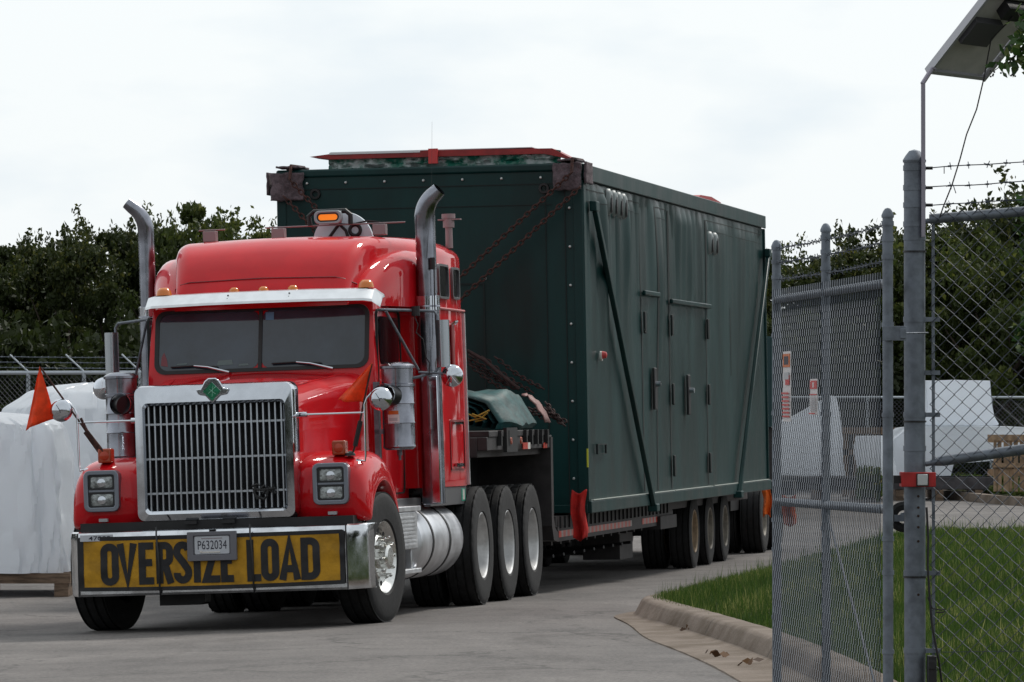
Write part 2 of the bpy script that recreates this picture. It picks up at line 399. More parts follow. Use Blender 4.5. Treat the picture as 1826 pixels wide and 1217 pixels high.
# grass blades
def blades(n, xr, yr, accept, hgt, wid, seed, name, label):
    rs = np.random.RandomState(seed)
    Y = yr[0]+(yr[1]-yr[0])*rs.rand(n)**1.0; X = xr[0]+(xr[1]-xr[0])*rs.rand(n)
    m = X < .108*Y+2.0; X, Y = X[m], Y[m]; d = accept(X, Y); m = d > .12+.08*rs.rand(X.size); X, Y, d = X[m], Y[m], d[m]
    Z = lawn_z(X, Y, d-.2)-.045; k = len(X)
    patch = np.sin(X*3.1+np.sin(Y*1.7)*2)*.5+np.sin(Y*2.3+X)*.5
    H = hgt*(.45+.8*rs.rand(k)+.22*patch); H *= np.where(rs.rand(k) < .035, 1.9, 1); an = rs.rand(k)*np.pi*2; W = wid*(.6+.8*rs.rand(k))
    lean = .5*rs.rand(k)*H; la_ = rs.rand(k)*np.pi*2
    V = np.zeros((k, 3, 3)); cx, sx = np.cos(an)*W, np.sin(an)*W
    V[:, 0] = np.stack([X-cx, Y-sx, Z], 1); V[:, 1] = np.stack([X+cx, Y+sx, Z], 1)
    V[:, 2] = np.stack([X+np.cos(la_)*lean, Y+np.sin(la_)*lean, Z+H], 1)
    me = bpy.data.meshes.new(name); me.vertices.add(k*3); me.vertices.foreach_set('co', V.reshape(-1))
    me.loops.add(k*3); me.loops.foreach_set('vertex_index', np.arange(k*3, dtype=np.int32))
    me.polygons.add(k); me.polygons.foreach_set('loop_start', np.arange(0, k*3, 3, dtype=np.int32))
    me.update(calc_edges=True); me.validate()
    at = me.attributes.new('tone', 'FLOAT', 'FACE'); at.data.foreach_set('value', np.clip(rs.rand(k)*.8+patch*.15+.1, 0, 1).astype(np.float32))
    o = bpy.data.objects.new(name, me); COL.objects.link(o); me.materials.append(leafmat('grass blade', (.024, .058, .009), (.068, .122, .018), (.34, .33, .12)))
    props(o, label, 'grass', kind='stuff'); return o
def leafmat(name, c0, c1, c2, rough=.55, tr=.35):
    if name in MATS: return MATS[name]
    m = bpy.data.materials.new(name); m.use_nodes = True; t = m.node_tree; n = t.nodes; l = t.links
    b = n['Principled BSDF']; b.inputs['Roughness'].default_value = rough; b.inputs['Specular IOR Level'].default_value = .3
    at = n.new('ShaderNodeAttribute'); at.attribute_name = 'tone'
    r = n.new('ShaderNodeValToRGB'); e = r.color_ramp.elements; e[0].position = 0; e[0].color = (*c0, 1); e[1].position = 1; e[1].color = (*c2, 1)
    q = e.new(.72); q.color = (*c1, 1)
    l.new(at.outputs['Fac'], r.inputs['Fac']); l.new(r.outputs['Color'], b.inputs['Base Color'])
    td = n.new('ShaderNodeBsdfTranslucent'); l.new(r.outputs['Color'], td.inputs['Color'])
    ms = n.new('ShaderNodeMixShader'); ms.inputs['Fac'].default_value = tr
    l.new(b.outputs['BSDF'], ms.inputs[1]); l.new(td.outputs['BSDF'], ms.inputs[2]); l.new(ms.outputs['Shader'], n['Material Output'].inputs['Surface'])
    MATS[name] = m; return m
blades(760000, (.9, 8), (15, 53), kdist, .085, .0045, 3, 'grass', 'unmown green lawn grass on the raised verge behind the kerb')

# ------------------------------------------------------------------ TRUCK
truck = Thing('semi_truck', 'red long nose semi truck with chrome grille and twin exhaust stacks', 'truck', TR)
T = truck
def sym(f):
    for s in (-1, 1): f(s)

# hood
def hoodring(b, hw, top, bot, r=.16, n=8, crown=.03):
    out = [(-hw, b, bot)]
    for i in range(n+1):
        t = math.pi-math.pi/2*i/n; out.append((-hw+r+r*math.cos(t), b, top-r-crown+(r)*math.sin(t)))
    for i in range(1, 6):
        u = i/6; out.append((-hw+r+(2*hw-2*r)*u, b, top-crown+crown*math.sin(math.pi*u)))
    for i in range(n+1):
        t = math.pi/2-math.pi/2*i/n; out.append((hw-r+r*math.cos(t), b, top-r-crown+r*math.sin(t)))
    out.append((hw, b, bot)); return out
hb = MB(); rg = []
for b_, hw, top in ((-.65, .615, 1.905), (-.5, .635, 1.925), (-.2, .67, 1.955), (.1, .715, 1.985), (.4, .77, 2.01), (.7, .84, 2.035), (.93, .90, 2.06), (1.0, .915, 2.065)):
    rg.append(hoodring(b_, hw, top, .88))
hb.loft(rg)
hood = T.part(hb, 'hood', red, ang=50)
hl = MB()
sym(lambda s: hl.tube([(s*.52, -.6, 1.905), (s*.60, .2, 1.965), (s*.72, .95, 2.03)], .006, 6))
T.part(hl, 'hood_crease', red, parent=hood, each=True)
# centre rib, latch, small badge on hood side
hm = MB(); sym(lambda s: hm.cyl((s*.635, -.55, 1.685), (s*.72, -.55, 1.685), .022, 12)); T.part(hm, 'mirror_stud', chrome, parent=hood, each=True)
sb = MB(); sb.box((.628, -.66, 1.47), (.645, -.56, 1.55)); T.part(sb, 'sticker', mat('purple sticker', (.25, .12, .22), .5), parent=hood)

# fenders
def fender(s):
    mb = MB()
    P = [(-.66, .82), (-.70, .95), (-.71, 1.12), (-.67, 1.24), (-.56, 1.325), (-.38, 1.375), (-.15, 1.40), (.08, 1.39), (.28, 1.335), (.46, 1.23), (.60, 1.08), (.68, .92), (.71, .76)]
    rings = []
    for i, (y, z) in enumerate(P):
        dy, dz = y, z-.53; L_ = math.hypot(dy, dz); r_in = .60
        q = (dy/L_*r_in, .53+dz/L_*r_in)
        if i == 0: q = (-.53, .82)
        def mixp(t): return (y+(q[0]-y)*t, z+(q[1]-z)*t)
        m0 = mixp(.06); m1 = mixp(.22); m2 = mixp(.5)
        full = 1.0
        ins = .60 if y > -.6 else .585
        ring = [(s*ins, y+.10*(1 if y < -.6 else 0), z-.03), (s*(ins+.12), y+.02*(y < -.6), z), (s*.86, y, z+.0), (s*1.05, y, z-.004), (s*1.13, *m0), (s*1.185, *m1), (s*1.215, *m2), (s*1.225, q[0], q[1]), (s*1.19, q[0]*.99, q[1]), (s*.60, q[0]*.99, q[1])]
        rings.append(ring)
    mb.loft(rings)
    f = T.part(mb, 'fender', red, ang=60); mods(f, subs=1)
    # headlight set
    cx = s*.935+.0; y = -.705
    h = MB(); 
    h.frame(rrect(cx-.145, cx+.145, .965, 1.295, .05), rrect(cx-.108, cx+.108, 1.0, 1.26, .02), 'y', y-.045, y+.06)
    h.box((cx-.11, y-.03, 1.118), (cx+.11, y+.03, 1.144))
    hl_ = T.part(h, 'headlight', mat('pewter bezel', (.22, .24, .28), .3, metal=.8), bevel=.006)
    for z0, z1 in ((1.002, 1.12), (1.142, 1.258)):
        q = MB(); q.grid(lambda u, v: (cx-.1+.2*u, y-.02-.012*math.sin(math.pi*u)*math.sin(math.pi*v), z0+(z1-z0)*v), 10, 8); T.part(q, 'lamp_lens', lens, parent=hl_)
        q = MB(); q.frame(rrect(cx-.108, cx+.108, z0-.002, z1+.002, .015), rrect(cx-.092, cx+.092, z0+.012, z1-.012, .02), 'y', y-.032, y+.0); T.part(q, 'lamp_trim', blackp, parent=hl_)
        q = MB(); q.lathe([(y-.036, .0001), (y-.035, .02), (y-.03, .034), (y-.02, .040)], (cx, 0, (z0+z1)/2-.004), 'y', 16); T.part(q, 'bulb_shield', chrome, parent=hl_)
    # turn signal on top
    q = MB(); q.box((s*.96-.055, -.52, 1.355), (s*.96+.055, -.40, 1.47)); ts = T.part(q, 'turn_signal', amberd, bevel=.012)
    q = MB(); q.lathe([(-.528, .0001), (-.526, .03), (-.52, .038)], (s*.96, 0, 1.41), 'y', 16); T.part(q, 'signal_lens', mat('brighter orange lens', (.42, .04, .01), .2), parent=ts)
    # small plate below the headlight
    q = MB(); q.box((cx-.035, -.712, .885), (cx+.035, -.68, .91)); T.part(q, 'marker_plate', gaugem)
    # round chrome mirror on a rod frame
    q = MB()
    q.tube([(s*1.10, -.5, 1.31), (s*1.17, -.5, 1.30), (s*1.175, -.5, 1.34), (s*1.18, -.5, 1.75), (s*1.20, -.5, 1.80), (s*1.235, -.5, 1.835), (s*1.29, -.45, 1.84)], .0085, 8)
    q.tube([(s*.66, -.53, 1.685), (s*1.18, -.5, 1.685)], .008, 8)
    q.lathe([(0, .03), (.012, .026), (.02, .0001)], (s*1.11, -.5, 1.30), 'z', 14)
    fm = T.part(q, 'fender_mirror', chrome)
    q = MB(); c = (s*1.31, -.5, 1.79)
    q.lathe([(-.045, .0001), (-.043, .03), (-.034, .06), (-.018, .082), (0, .092), (.008, .094), (.01, .09), (.01, .0001)], c, 'y', 28); T.part(q, 'mirror_back', chrome, parent=fm)
    q = MB(); q.tube([(c[0], -.548, 1.79), (c[0]-.03, -.535, 1.835)], .003, 6); q.tube([(c[0], -.548, 1.79), (c[0]+.05, -.53, 1.80)], .003, 6); q.tube([(c[0], -.548, 1.79), (c[0]+.01, -.53, 1.735)], .003, 6); T.part(q, 'seam', black, parent=fm)
    # air cleaner canister
    a = s*1.17; b = .9
    q = MB(); q.lathe([(1.385, .001), (1.385, .11), (1.40, .13), (1.41, .136), (1.43, .132), (1.60, .132), (1.605, .137), (1.615, .132), (1.76, .132), (1.765, .137), (1.775, .132), (1.90, .132), (1.905, .141), (1.925, .141), (1.93, .13), (1.985, .13), (2.05, .132), (2.055, .145), (2.075, .145), (2.085, .13), (2.105, .09), (2.11, .001)], (a, b, 0), 'z', 36)
    ac = T.part(q, 'air_cleaner', steelpipe, ang=30)
    q = MB(); q.tube([(a-s*.02, b-.11, 1.83), (a-s*.05, b-.22, 1.84), (a-s*.1, b-.28, 1.83)], [.085, .085, .078], 18); T.part(q, 'intake_pipe', blackp, parent=ac)
    q = MB(); q.lathe([(-.01, .088), (.01, .092), (.03, .088)], (a-s*.06, b-.28, 1.84), 'y', 24); T.part(q, 'clamp_band', chrome, parent=ac)
    q = MB(); q.cyl((a, b, 1.30), (a, b, 1.39), .012, 8); q.cyl((a, b, 1.34), (a, b, 1.39), .022, 10); T.part(q, 'drain_valve', galv, parent=ac)
    q = MB(); q.box((a-s*.16, b-.03, 1.0), (a-s*.20, b+.03, 1.95)); q.box((a-s*.20, b-.03, 1.52), (a-s*.10, b+.03, 1.56)); T.part(q, 'bracket', galv, parent=ac)
    if s > 0:
        q = MB(); q.grid(lambda u, v: (a+.1345*math.sin(-.5+.75*u), b-.1345*math.cos(-.5+.75*u), 1.60+.075*v), 8, 1, 0); q.grid(lambda u, v: (a+.1345*math.sin(-.45+.65*u), b-.1345*math.cos(-.45+.65*u), 1.676+.03*v), 8, 1, 1)
        q.grid(lambda u, v: (a+.1350*math.sin(-.42+.55*u), b-.1350*math.cos(-.42+.55*u), 1.622+.026*v), 8, 1, 2)
        T.part(q, 'label_sticker', [signw, signo, gaugem], parent=ac)
    return f
sym(fender)

# grille
gb = MB()
O_ = rrect(-.635, .665, .87, 1.955, .07, 5); I_ = rrect(-.545, .585, .955, 1.795, .035, 5)
rings = []
for (pl, y) in ((O_, -.60), (O_, -.76), (rrect(-.625, .655, .88, 1.945, .06, 5), -.80), (rrect(-.56, .60, .93, 1.815, .04, 5), -.815), (I_, -.79), (I_, -.66)):
    rings.append([(u, y, v) for u, v in pl])
gb.loft(rings, cap=False)
grille = T.part(gb, 'grille', chrome, ang=28)
gq = MB(); gq.grid(lambda u, v: (-.57+1.18*u, -.69, .93+.89*v), 1, 1); T.part(gq, 'grille_backing', mat('radiator mesh', (.006, .006, .008), .8), parent=grille)
gq = MB()
for i in range(23):
    x = -.545+1.13*(i+.5)/23
    if i == 11: continue
    gq.box((x-.0068, -.775, .957), (x+.0068, -.73, 1.793))
gq.box((.02-.0095, -.78, .957), (.02+.0095, -.73, 1.793))
gq2 = MB()
for z in (1.095, 1.37, 1.645): gq2.box((-.545, -.765, z-.008), (.585, -.74, z+.008))
for i in range(22): pass
T.part(gq, 'grille_bars', mat('dull chrome bar', (.46, .49, .53), .28, metal=.85), parent=grille, bevel=.004)
T.part(gq2, 'grille_rails', mat('dull chrome bar', (.46, .49, .53), .28, metal=.85), parent=grille)
# diamond badge
gq = MB()
gq.prism([(.02-.135, 1.912), (.02-.095, 1.915), (.02-.06, 1.975), (.02-.03, 1.998), (.02+.03, 1.998), (.02+.06, 1.975), (.02+.095, 1.915), (.02+.135, 1.912), (.02+.115, 1.87), (.02+.06, 1.86), (.02, 1.795), (.02-.06, 1.86), (.02-.115, 1.87)], 'y', -.835, -.80)
bd = T.part(gq, 'badge', chrome, bevel=.008)
gq = MB(); gq.prism([(.02-.073, 1.892), (.02, 1.966), (.02+.073, 1.892), (.02, 1.818)], 'y', -.842, -.83); T.part(gq, 'badge_diamond', emgreen, parent=bd)
gq = MB()
for p, q_ in (((-.03, 1.875), (.035, 1.93)), ((.03, 1.87), (-.02, 1.91)), ((0, 1.85), (.01, 1.935))): gq.tube([(.02+p[0], -.843, p[1]), (.02+q_[0], -.843, q_[1])], .002, 5)
T.part(gq, 'badge_mark', mat('pale badge line', (.25, .55, .4), .4), parent=bd)
# dark script badge low on the grille
gq = MB(); sx, sz = .40, 1.08
for pts in ([(-.09, .05), (-.05, .065), (-.02, .05), (-.05, .02), (-.09, .0), (-.05, -.015), (-.01, 0)], [(-.06, .05), (-.075, 0), (-.05, -.05), (-.02, -.04)], [(-.02, .03), (.01, .055), (.02, .03), (0, -.01), (.03, -.02), (.04, .03)], [(.04, .045), (.06, 0), (.09, .055), (.085, .0), (.10, -.01)], [(-.05, -.03), (0, -.055), (.03, -.03), (.02, 0)], [(-.085, .025), (0, .02), (.1, .03)]):
    gq.tube([(sx+x, -.79, sz+z) for x, z in pts], .011, 6)
T.part(gq, 'script_badge', black, parent=grille)

# bumper
bp_ = [(-1.225, -.52), (-1.20, -.70), (-1.09, -.93), (0, -.96), (1.09, -.93), (1.20, -.70), (1.225, -.52)]
def bump_x(t): return bp_[t]
mb = MB(); rings = []
for (y_in, z) in ((.05, .30), (0, .30), (-.012, .315), (-.012, .40), (-.012, .70), (-.012, .755), (.02, .795), (.05, .805), (.12, .805)):
    rings.append([(x, y+y_in, z) for x, y in bp_])
mb.loft(rings, closed=False, cap=False)
T.part(mb, 'bumper', mat('worn bumper chrome', (.62, .64, .67), .16, metal=1, var=.2, vscale=4, rvar=.1), ang=30, solid=.01)
mb = MB(); mb.box((-1.1, -.80, .79), (1.12, -.45, .875)); mb.box((-1.05, -.7, .34), (1.05, -.3, .80)); T.part(mb, 'bumper_mount', black)
mb = MB(); mb.box((-.24, -.84, .845), (-.14, -.78, .875)); mb.box((.06, -.84, .845), (.17, -.78, .875)); T.part(mb, 'hood_latch', black, each=True)
mb = MB(); mb.prism([(-.52, .20), (-.52, .32), (-.15, .32), (-.15, .22), (-.18, .20)], 'y', -.6, -.4)
T.part(mb, 'tow_bracket', black)

# cab
mb = MB(); rings = []
for z, hw, yf in ((.98, .965, 1.02), (1.3, .975, 1.0), (2.05, .975, .985), (2.35, .965, 1.05), (2.62, .95, 1.12)):
    rings.append([(-hw+.06, yf, z), (-hw+.015, yf+.02, z), (-hw, yf+.07, z), (-hw, 2.25, z), (hw, 2.25, z), (hw, yf+.07, z), (hw-.015, yf+.02, z), (hw-.06, yf, z)])
mb.loft(rings)
cab = T.part(mb, 'cab', red, ang=25)
def cabface(z): return .985+(z-2.05)*(.135/.57)
# windshield
def wpt(u, z, o): return (u, cabface(z)-o, z)
def wframe(mbx, outer, inner, o0, o1):
    n = len(outer); vs = [wpt(u, v, o) for o in (o0, o1) for pl in (outer, inner) for u, v in pl]; fs = []
    for i in range(n):
        j = (i+1) % n; fs += [(i, j, n+j, n+i), (2*n+i, 3*n+i, 3*n+j, 2*n+j), (i, 2*n+i, 2*n+j, j), (n+i, n+j, 3*n+j, 3*n+i)]
    mbx.add(vs, fs)
mb = MB(); wframe(mb, rrect(-.905, .915, 2.075, 2.605, .09, 6), rrect(-.87, .88, 2.105, 2.58, .08, 6), .018, -.01); ws = T.part(mb, 'windshield', gasket)
for x0, x1 in ((-.872, -.018), (.008, .882)):
    mb = MB(); pl = rrect(x0, x1, 2.103, 2.582, .07, 6); mb.add([wpt(u, v, .008) for u, v in pl], [tuple(range(len(pl)))]); T.part(mb, 'glass_pane', glass, parent=ws)
mb = MB(); n_ = [(x, z) for z in (2.1, 2.59) for x in (-.020, .010)]
mb.add([wpt(x, z, .02) for x, z in n_]+[wpt(x, z, -.0) for x, z in n_], [(0, 1, 3, 2), (4, 6, 7, 5), (0, 2, 6, 4), (1, 5, 7, 3), (0, 4, 5, 1), (2, 3, 7, 6)]); T.part(mb, 'centre_post', gasket, parent=ws)
mb = MB(); mb.add([wpt(x, z, .011) for x, z in ((.035, 2.50), (.105, 2.50), (.105, 2.565), (.035, 2.565))], [(0, 1, 2, 3)]); T.part(mb, 'sticker', bluest, parent=ws)
for pts, m_ in (((-.37, 2.135, -.235, 2.18), mat('dim dash paper', (.10, .14, .14), .3)), ((-.19, 2.125, -.10, 2.145), mat('dim dash paper', (.10, .14, .14), .3)), ((-.72, 2.15, -.62, 2.165), mat('dim dash paper', (.10, .14, .14), .3))):
    mb = MB(); x0, z0, x1, z1 = pts; mb.add([wpt(x, z, .011) for x, z in ((x0, z0), (x1, z0+.004), (x1-.01, z1), (x0+.01, z1-.004))], [(0, 1, 2, 3)]); T.part(mb, 'dash_paper', m_, parent=ws)
mb = MB(); mb.add([wpt(x, z, .011) for x, z in ((-.85, 2.15), (-.79, 2.14), (-.80, 2.20), (-.825, 2.26), (-.845, 2.22))], [(0, 1, 2, 3, 4)]); T.part(mb, 'dash_pennant', mat('dim red pennant', (.16, .03, .04), .4), parent=ws)
# wipers
for x0, x1, px in ((-.76, -.36, -.26), (.10, .52, .62)):
    mb = MB(); mb.tube([wpt(x0, 2.135, .03), wpt((x0+x1)/2, 2.14, .035), wpt(x1, 2.125, .03)], .008, 6, k=0)
    mb.tube([wpt((x0+x1)/2, 2.14, .045), wpt((x0+x1)/2+.12, 2.125, .05), wpt(px, 2.075, .04)], [.006, .008, .012], 6, k=1)
    T.part(mb, 'wiper', [blackp, chrome])
# sun visor
mb = MB()
sec = [(-.03, 2.715), (-.10, 2.705), (-.21, 2.625), (-.215, 2.605), (-.20, 2.612), (-.10, 2.68), (0, 2.695)]
rings = []
for x, dy, dz in ((-1.0, .16, -.055), (-.955, .04, -.01), (-.90, .01, 0), (-.45, -.02, .008), (0, -.03, .01), (.45, -.02, .008), (.90, .01, 0), (.965, .04, -.01), (1.01, .16, -.055)):
    rings.append([(x+.01, 1.08+y+dy, z+dz+.02) for y, z in sec])
mb.loft(rings)
vis = T.part(mb, 'sun_visor', visorm, ang=25)
mb = MB()
for x in (-.24, .28):
    for z, y in ((2.70, .915), (2.67, .885)): mb.lathe([(y, .0001), (y+.001, .007), (y+.01, .008)], (x, 0, z+.01), 'y', 8)
T.part(mb, 'visor_bolt', black, parent=vis, each=True)
for x in (-.82, -.22, .03, .28, .90):
    big = abs(x) > .5; sc = 1.25 if big else .85
    mb = MB(); mb.loft([[(x+.055*sc*math.cos(t), 1.06+.05*math.sin(t)*sc, 2.735) for t in [2*math.pi*i/14 for i in range(14)]],
                        [(x+.048*sc*math.cos(t), 1.06+.045*math.sin(t)*sc, 2.735+.03*sc) for t in [2*math.pi*i/14 for i in range(14)]],
                        [(x+.03*sc*math.cos(t), 1.07+.03*math.sin(t)*sc, 2.735+.052*sc) for t in [2*math.pi*i/14 for i in range(14)]]])
    T.part(mb, 'marker_light', amber, ang=60)

# raised roof and sleeper
def roofring(b, hw, top, low, shr, bot=2.60, tuck=0):
    """half width hw at the shoulder, shoulder height low, crown top"""
    out = [(-(hw-tuck), b, bot)]
    out.append((-hw, b, low-.08*0))
    for i in range(1, 8):
        t = math.pi/2*i/8; out.append((-(hw-shr)-shr*math.cos(t), b, low+(top-low)*math.sin(t)))
    for i in range(0, 7):
        u = i/6; x = (hw-shr)*(-1+2*u); out.append((x, b, top+.02*math.sin(math.pi*u)))
    for i in range(7, 0, -1):
        t = math.pi/2*i/8; out.append(((hw-shr)+shr*math.cos(t), b, low+(top-low)*math.sin(t)))
    out.append((hw, b, low)); out.append((hw-tuck, b, bot)); return out
mb = MB(); rings = []
for b_, hw, top, low, shr in ((1.08, .735, 2.72, 2.66, .06), (1.12, .74, 2.80, 2.69, .09), (1.20, .75, 2.93, 2.77, .12), (1.32, .775, 3.07, 2.92, .13), (1.50, .815, 3.165, 3.04, .12), (1.75, .865, 3.21, 3.085, .13), (1.95, .905, 3.22, 3.095, .15), (2.15, .95, 3.225, 3.09, .19), (2.40, 1.02, 3.23, 3.08, .23), (2.7, 1.10, 3.235, 3.06, .27), (3.0, 1.155, 3.24, 3.05, .30), (3.7, 1.155, 3.235, 3.05, .30), (3.93, 1.15, 3.22, 3.04, .30), (3.99, 1.12, 3.18, 3.0, .30)):
    rings.append(roofring(b_, hw, top-.02, low, shr))
mb.loft(rings)
rf = T.part(mb, 'roof_fairing', red, ang=60)
mb = MB(); sym(lambda s: mb.loft([[(s*(.62+.24*math.sin(t)), b_, 2.62+(h)*max(0, math.cos(t))) for t in [-math.pi/2+math.pi*i/12 for i in range(13)]] for b_, h in ((1.12, .04), (1.25, .22), (1.5, .30), (1.9, .30), (2.2, .1))], closed=False, cap=False))
for s_ in (-1, 1):     # rounded shoulders either side of the dome
    mb = MB(); rings = []
    for b_, ai, ao, tp2 in ((1.14, .70, .80, 2.655), (1.20, .67, .88, 2.72), (1.30, .65, .93, 2.79), (1.45, .64, .985, 2.88), (1.65, .64, 1.05, 2.97), (1.9, .64, 1.10, 3.04), (2.15, .66, 1.14, 3.08), (2.45, .70, 1.153, 3.09), (2.8, .78, 1.157, 3.09), (3.2, .78, 1.157, 3.06)):
        r_ = min(.16, (ao-ai)*.48, (tp2-2.6)*.8); ring = [(s_*ai, b_, 2.59), (s_*ai, b_, tp2-r_)]
        for i in range(1, 6): t = math.pi-math.pi/2*i/6; ring.append((s_*(ai+r_+r_*math.cos(t)), b_, tp2-r_+r_*math.sin(t)))
        for i in range(0, 7): t = math.pi/2-math.pi/2*i/6; ring.append((s_*(ao-r_+r_*math.cos(t)), b_, tp2-r_+r_*math.sin(t)))
        ring.append((s_*ao, b_, 2.59)); rings.append(ring)
    mb.loft(rings); T.part(mb, 'fairing_shoulder', red, parent=rf, ang=60)
q = MB(); q.tube([(-.79, 1.34, 2.77), (-.757, 1.215, 2.79), (-.70, 1.158, 2.82), (-.62, 1.146, 2.838), (0, 1.142, 2.852), (.62, 1.146, 2.838), (.70, 1.158, 2.82), (.757, 1.215, 2.79), (.79, 1.34, 2.77)], .0045, 5, cap=False); T.part(q, 'fairing_seam', mat('dark red seam', (.16, .006, .01), .5), parent=rf)
# seam
q = MB(); q.tube([(x, y, z) for x, y, z in ((-.9, 1.17, 2.84), (-.5, 1.205, 2.885), (0, 1.2, 2.895), (.5, 1.205, 2.885), (.9, 1.17, 2.84))], .004, 5)
# sleeper lower box
mb = MB(); rings = []
hw = 1.15
for z, e in ((1.06, .0), (1.12, .005), (2.0, .01), (2.60, .005)):
    rings.append([(-hw+.12-e*0, 2.12, z), (-hw+.03, 2.16, z), (-hw-e, 2.26, z), (-hw-e, 3.93, z), (-hw+.03, 3.98, z), (hw-.03, 3.98, z), (hw+e, 3.93, z), (hw+e, 2.26, z), (hw-.03, 2.16, z), (hw-.12, 2.12, z)])
mb.loft(rings)
sl_ = T.part(mb, 'sleeper', red, ang=25)
mb = MB(); sym(lambda s: mb.tube([(s*1.165, 2.35, 2.60), (s*1.165, 4.0, 2.60)], .012, 6)); T.part(mb, 'drip_rail', mat('pink drip rail', (.5, .12, .12), .4), parent=sl_, each=True)  # rails in a paler pink than the red sides
mb = MB(); sym(lambda s: mb.box((s*1.135 if s > 0 else -1.175, 3.955, 1.07), (1.175 if s > 0 else -1.135, 3.995, 2.58))); T.part(mb, 'rear_trim', visorm, parent=sl_, each=True)
for b0, b1, z0, z1 in ((2.84, 3.30, 2.685, 2.985), (3.46, 3.80, 2.695, 2.975)):
    for s in (-1, 1):
        xo = 1.158
        q = MB(); q.frame(rrect(b0, b1, z0, z1, .05), rrect(b0+.03, b1-.03, z0+.02, z1-.02, .035), 'x', s*(xo-.03), s*(xo+.018)); wn = T.part(q, 'side_window', mat('window trim', (.16, .16, .17), .3, metal=.7), parent=rf)
        q = MB(); q.prism(rrect(b0+.025, b1-.025, z0+.015, z1-.015, .035), 'x', s*(xo-.02), s*(xo+.006)); T.part(q, 'pane', darkglass, parent=rf)
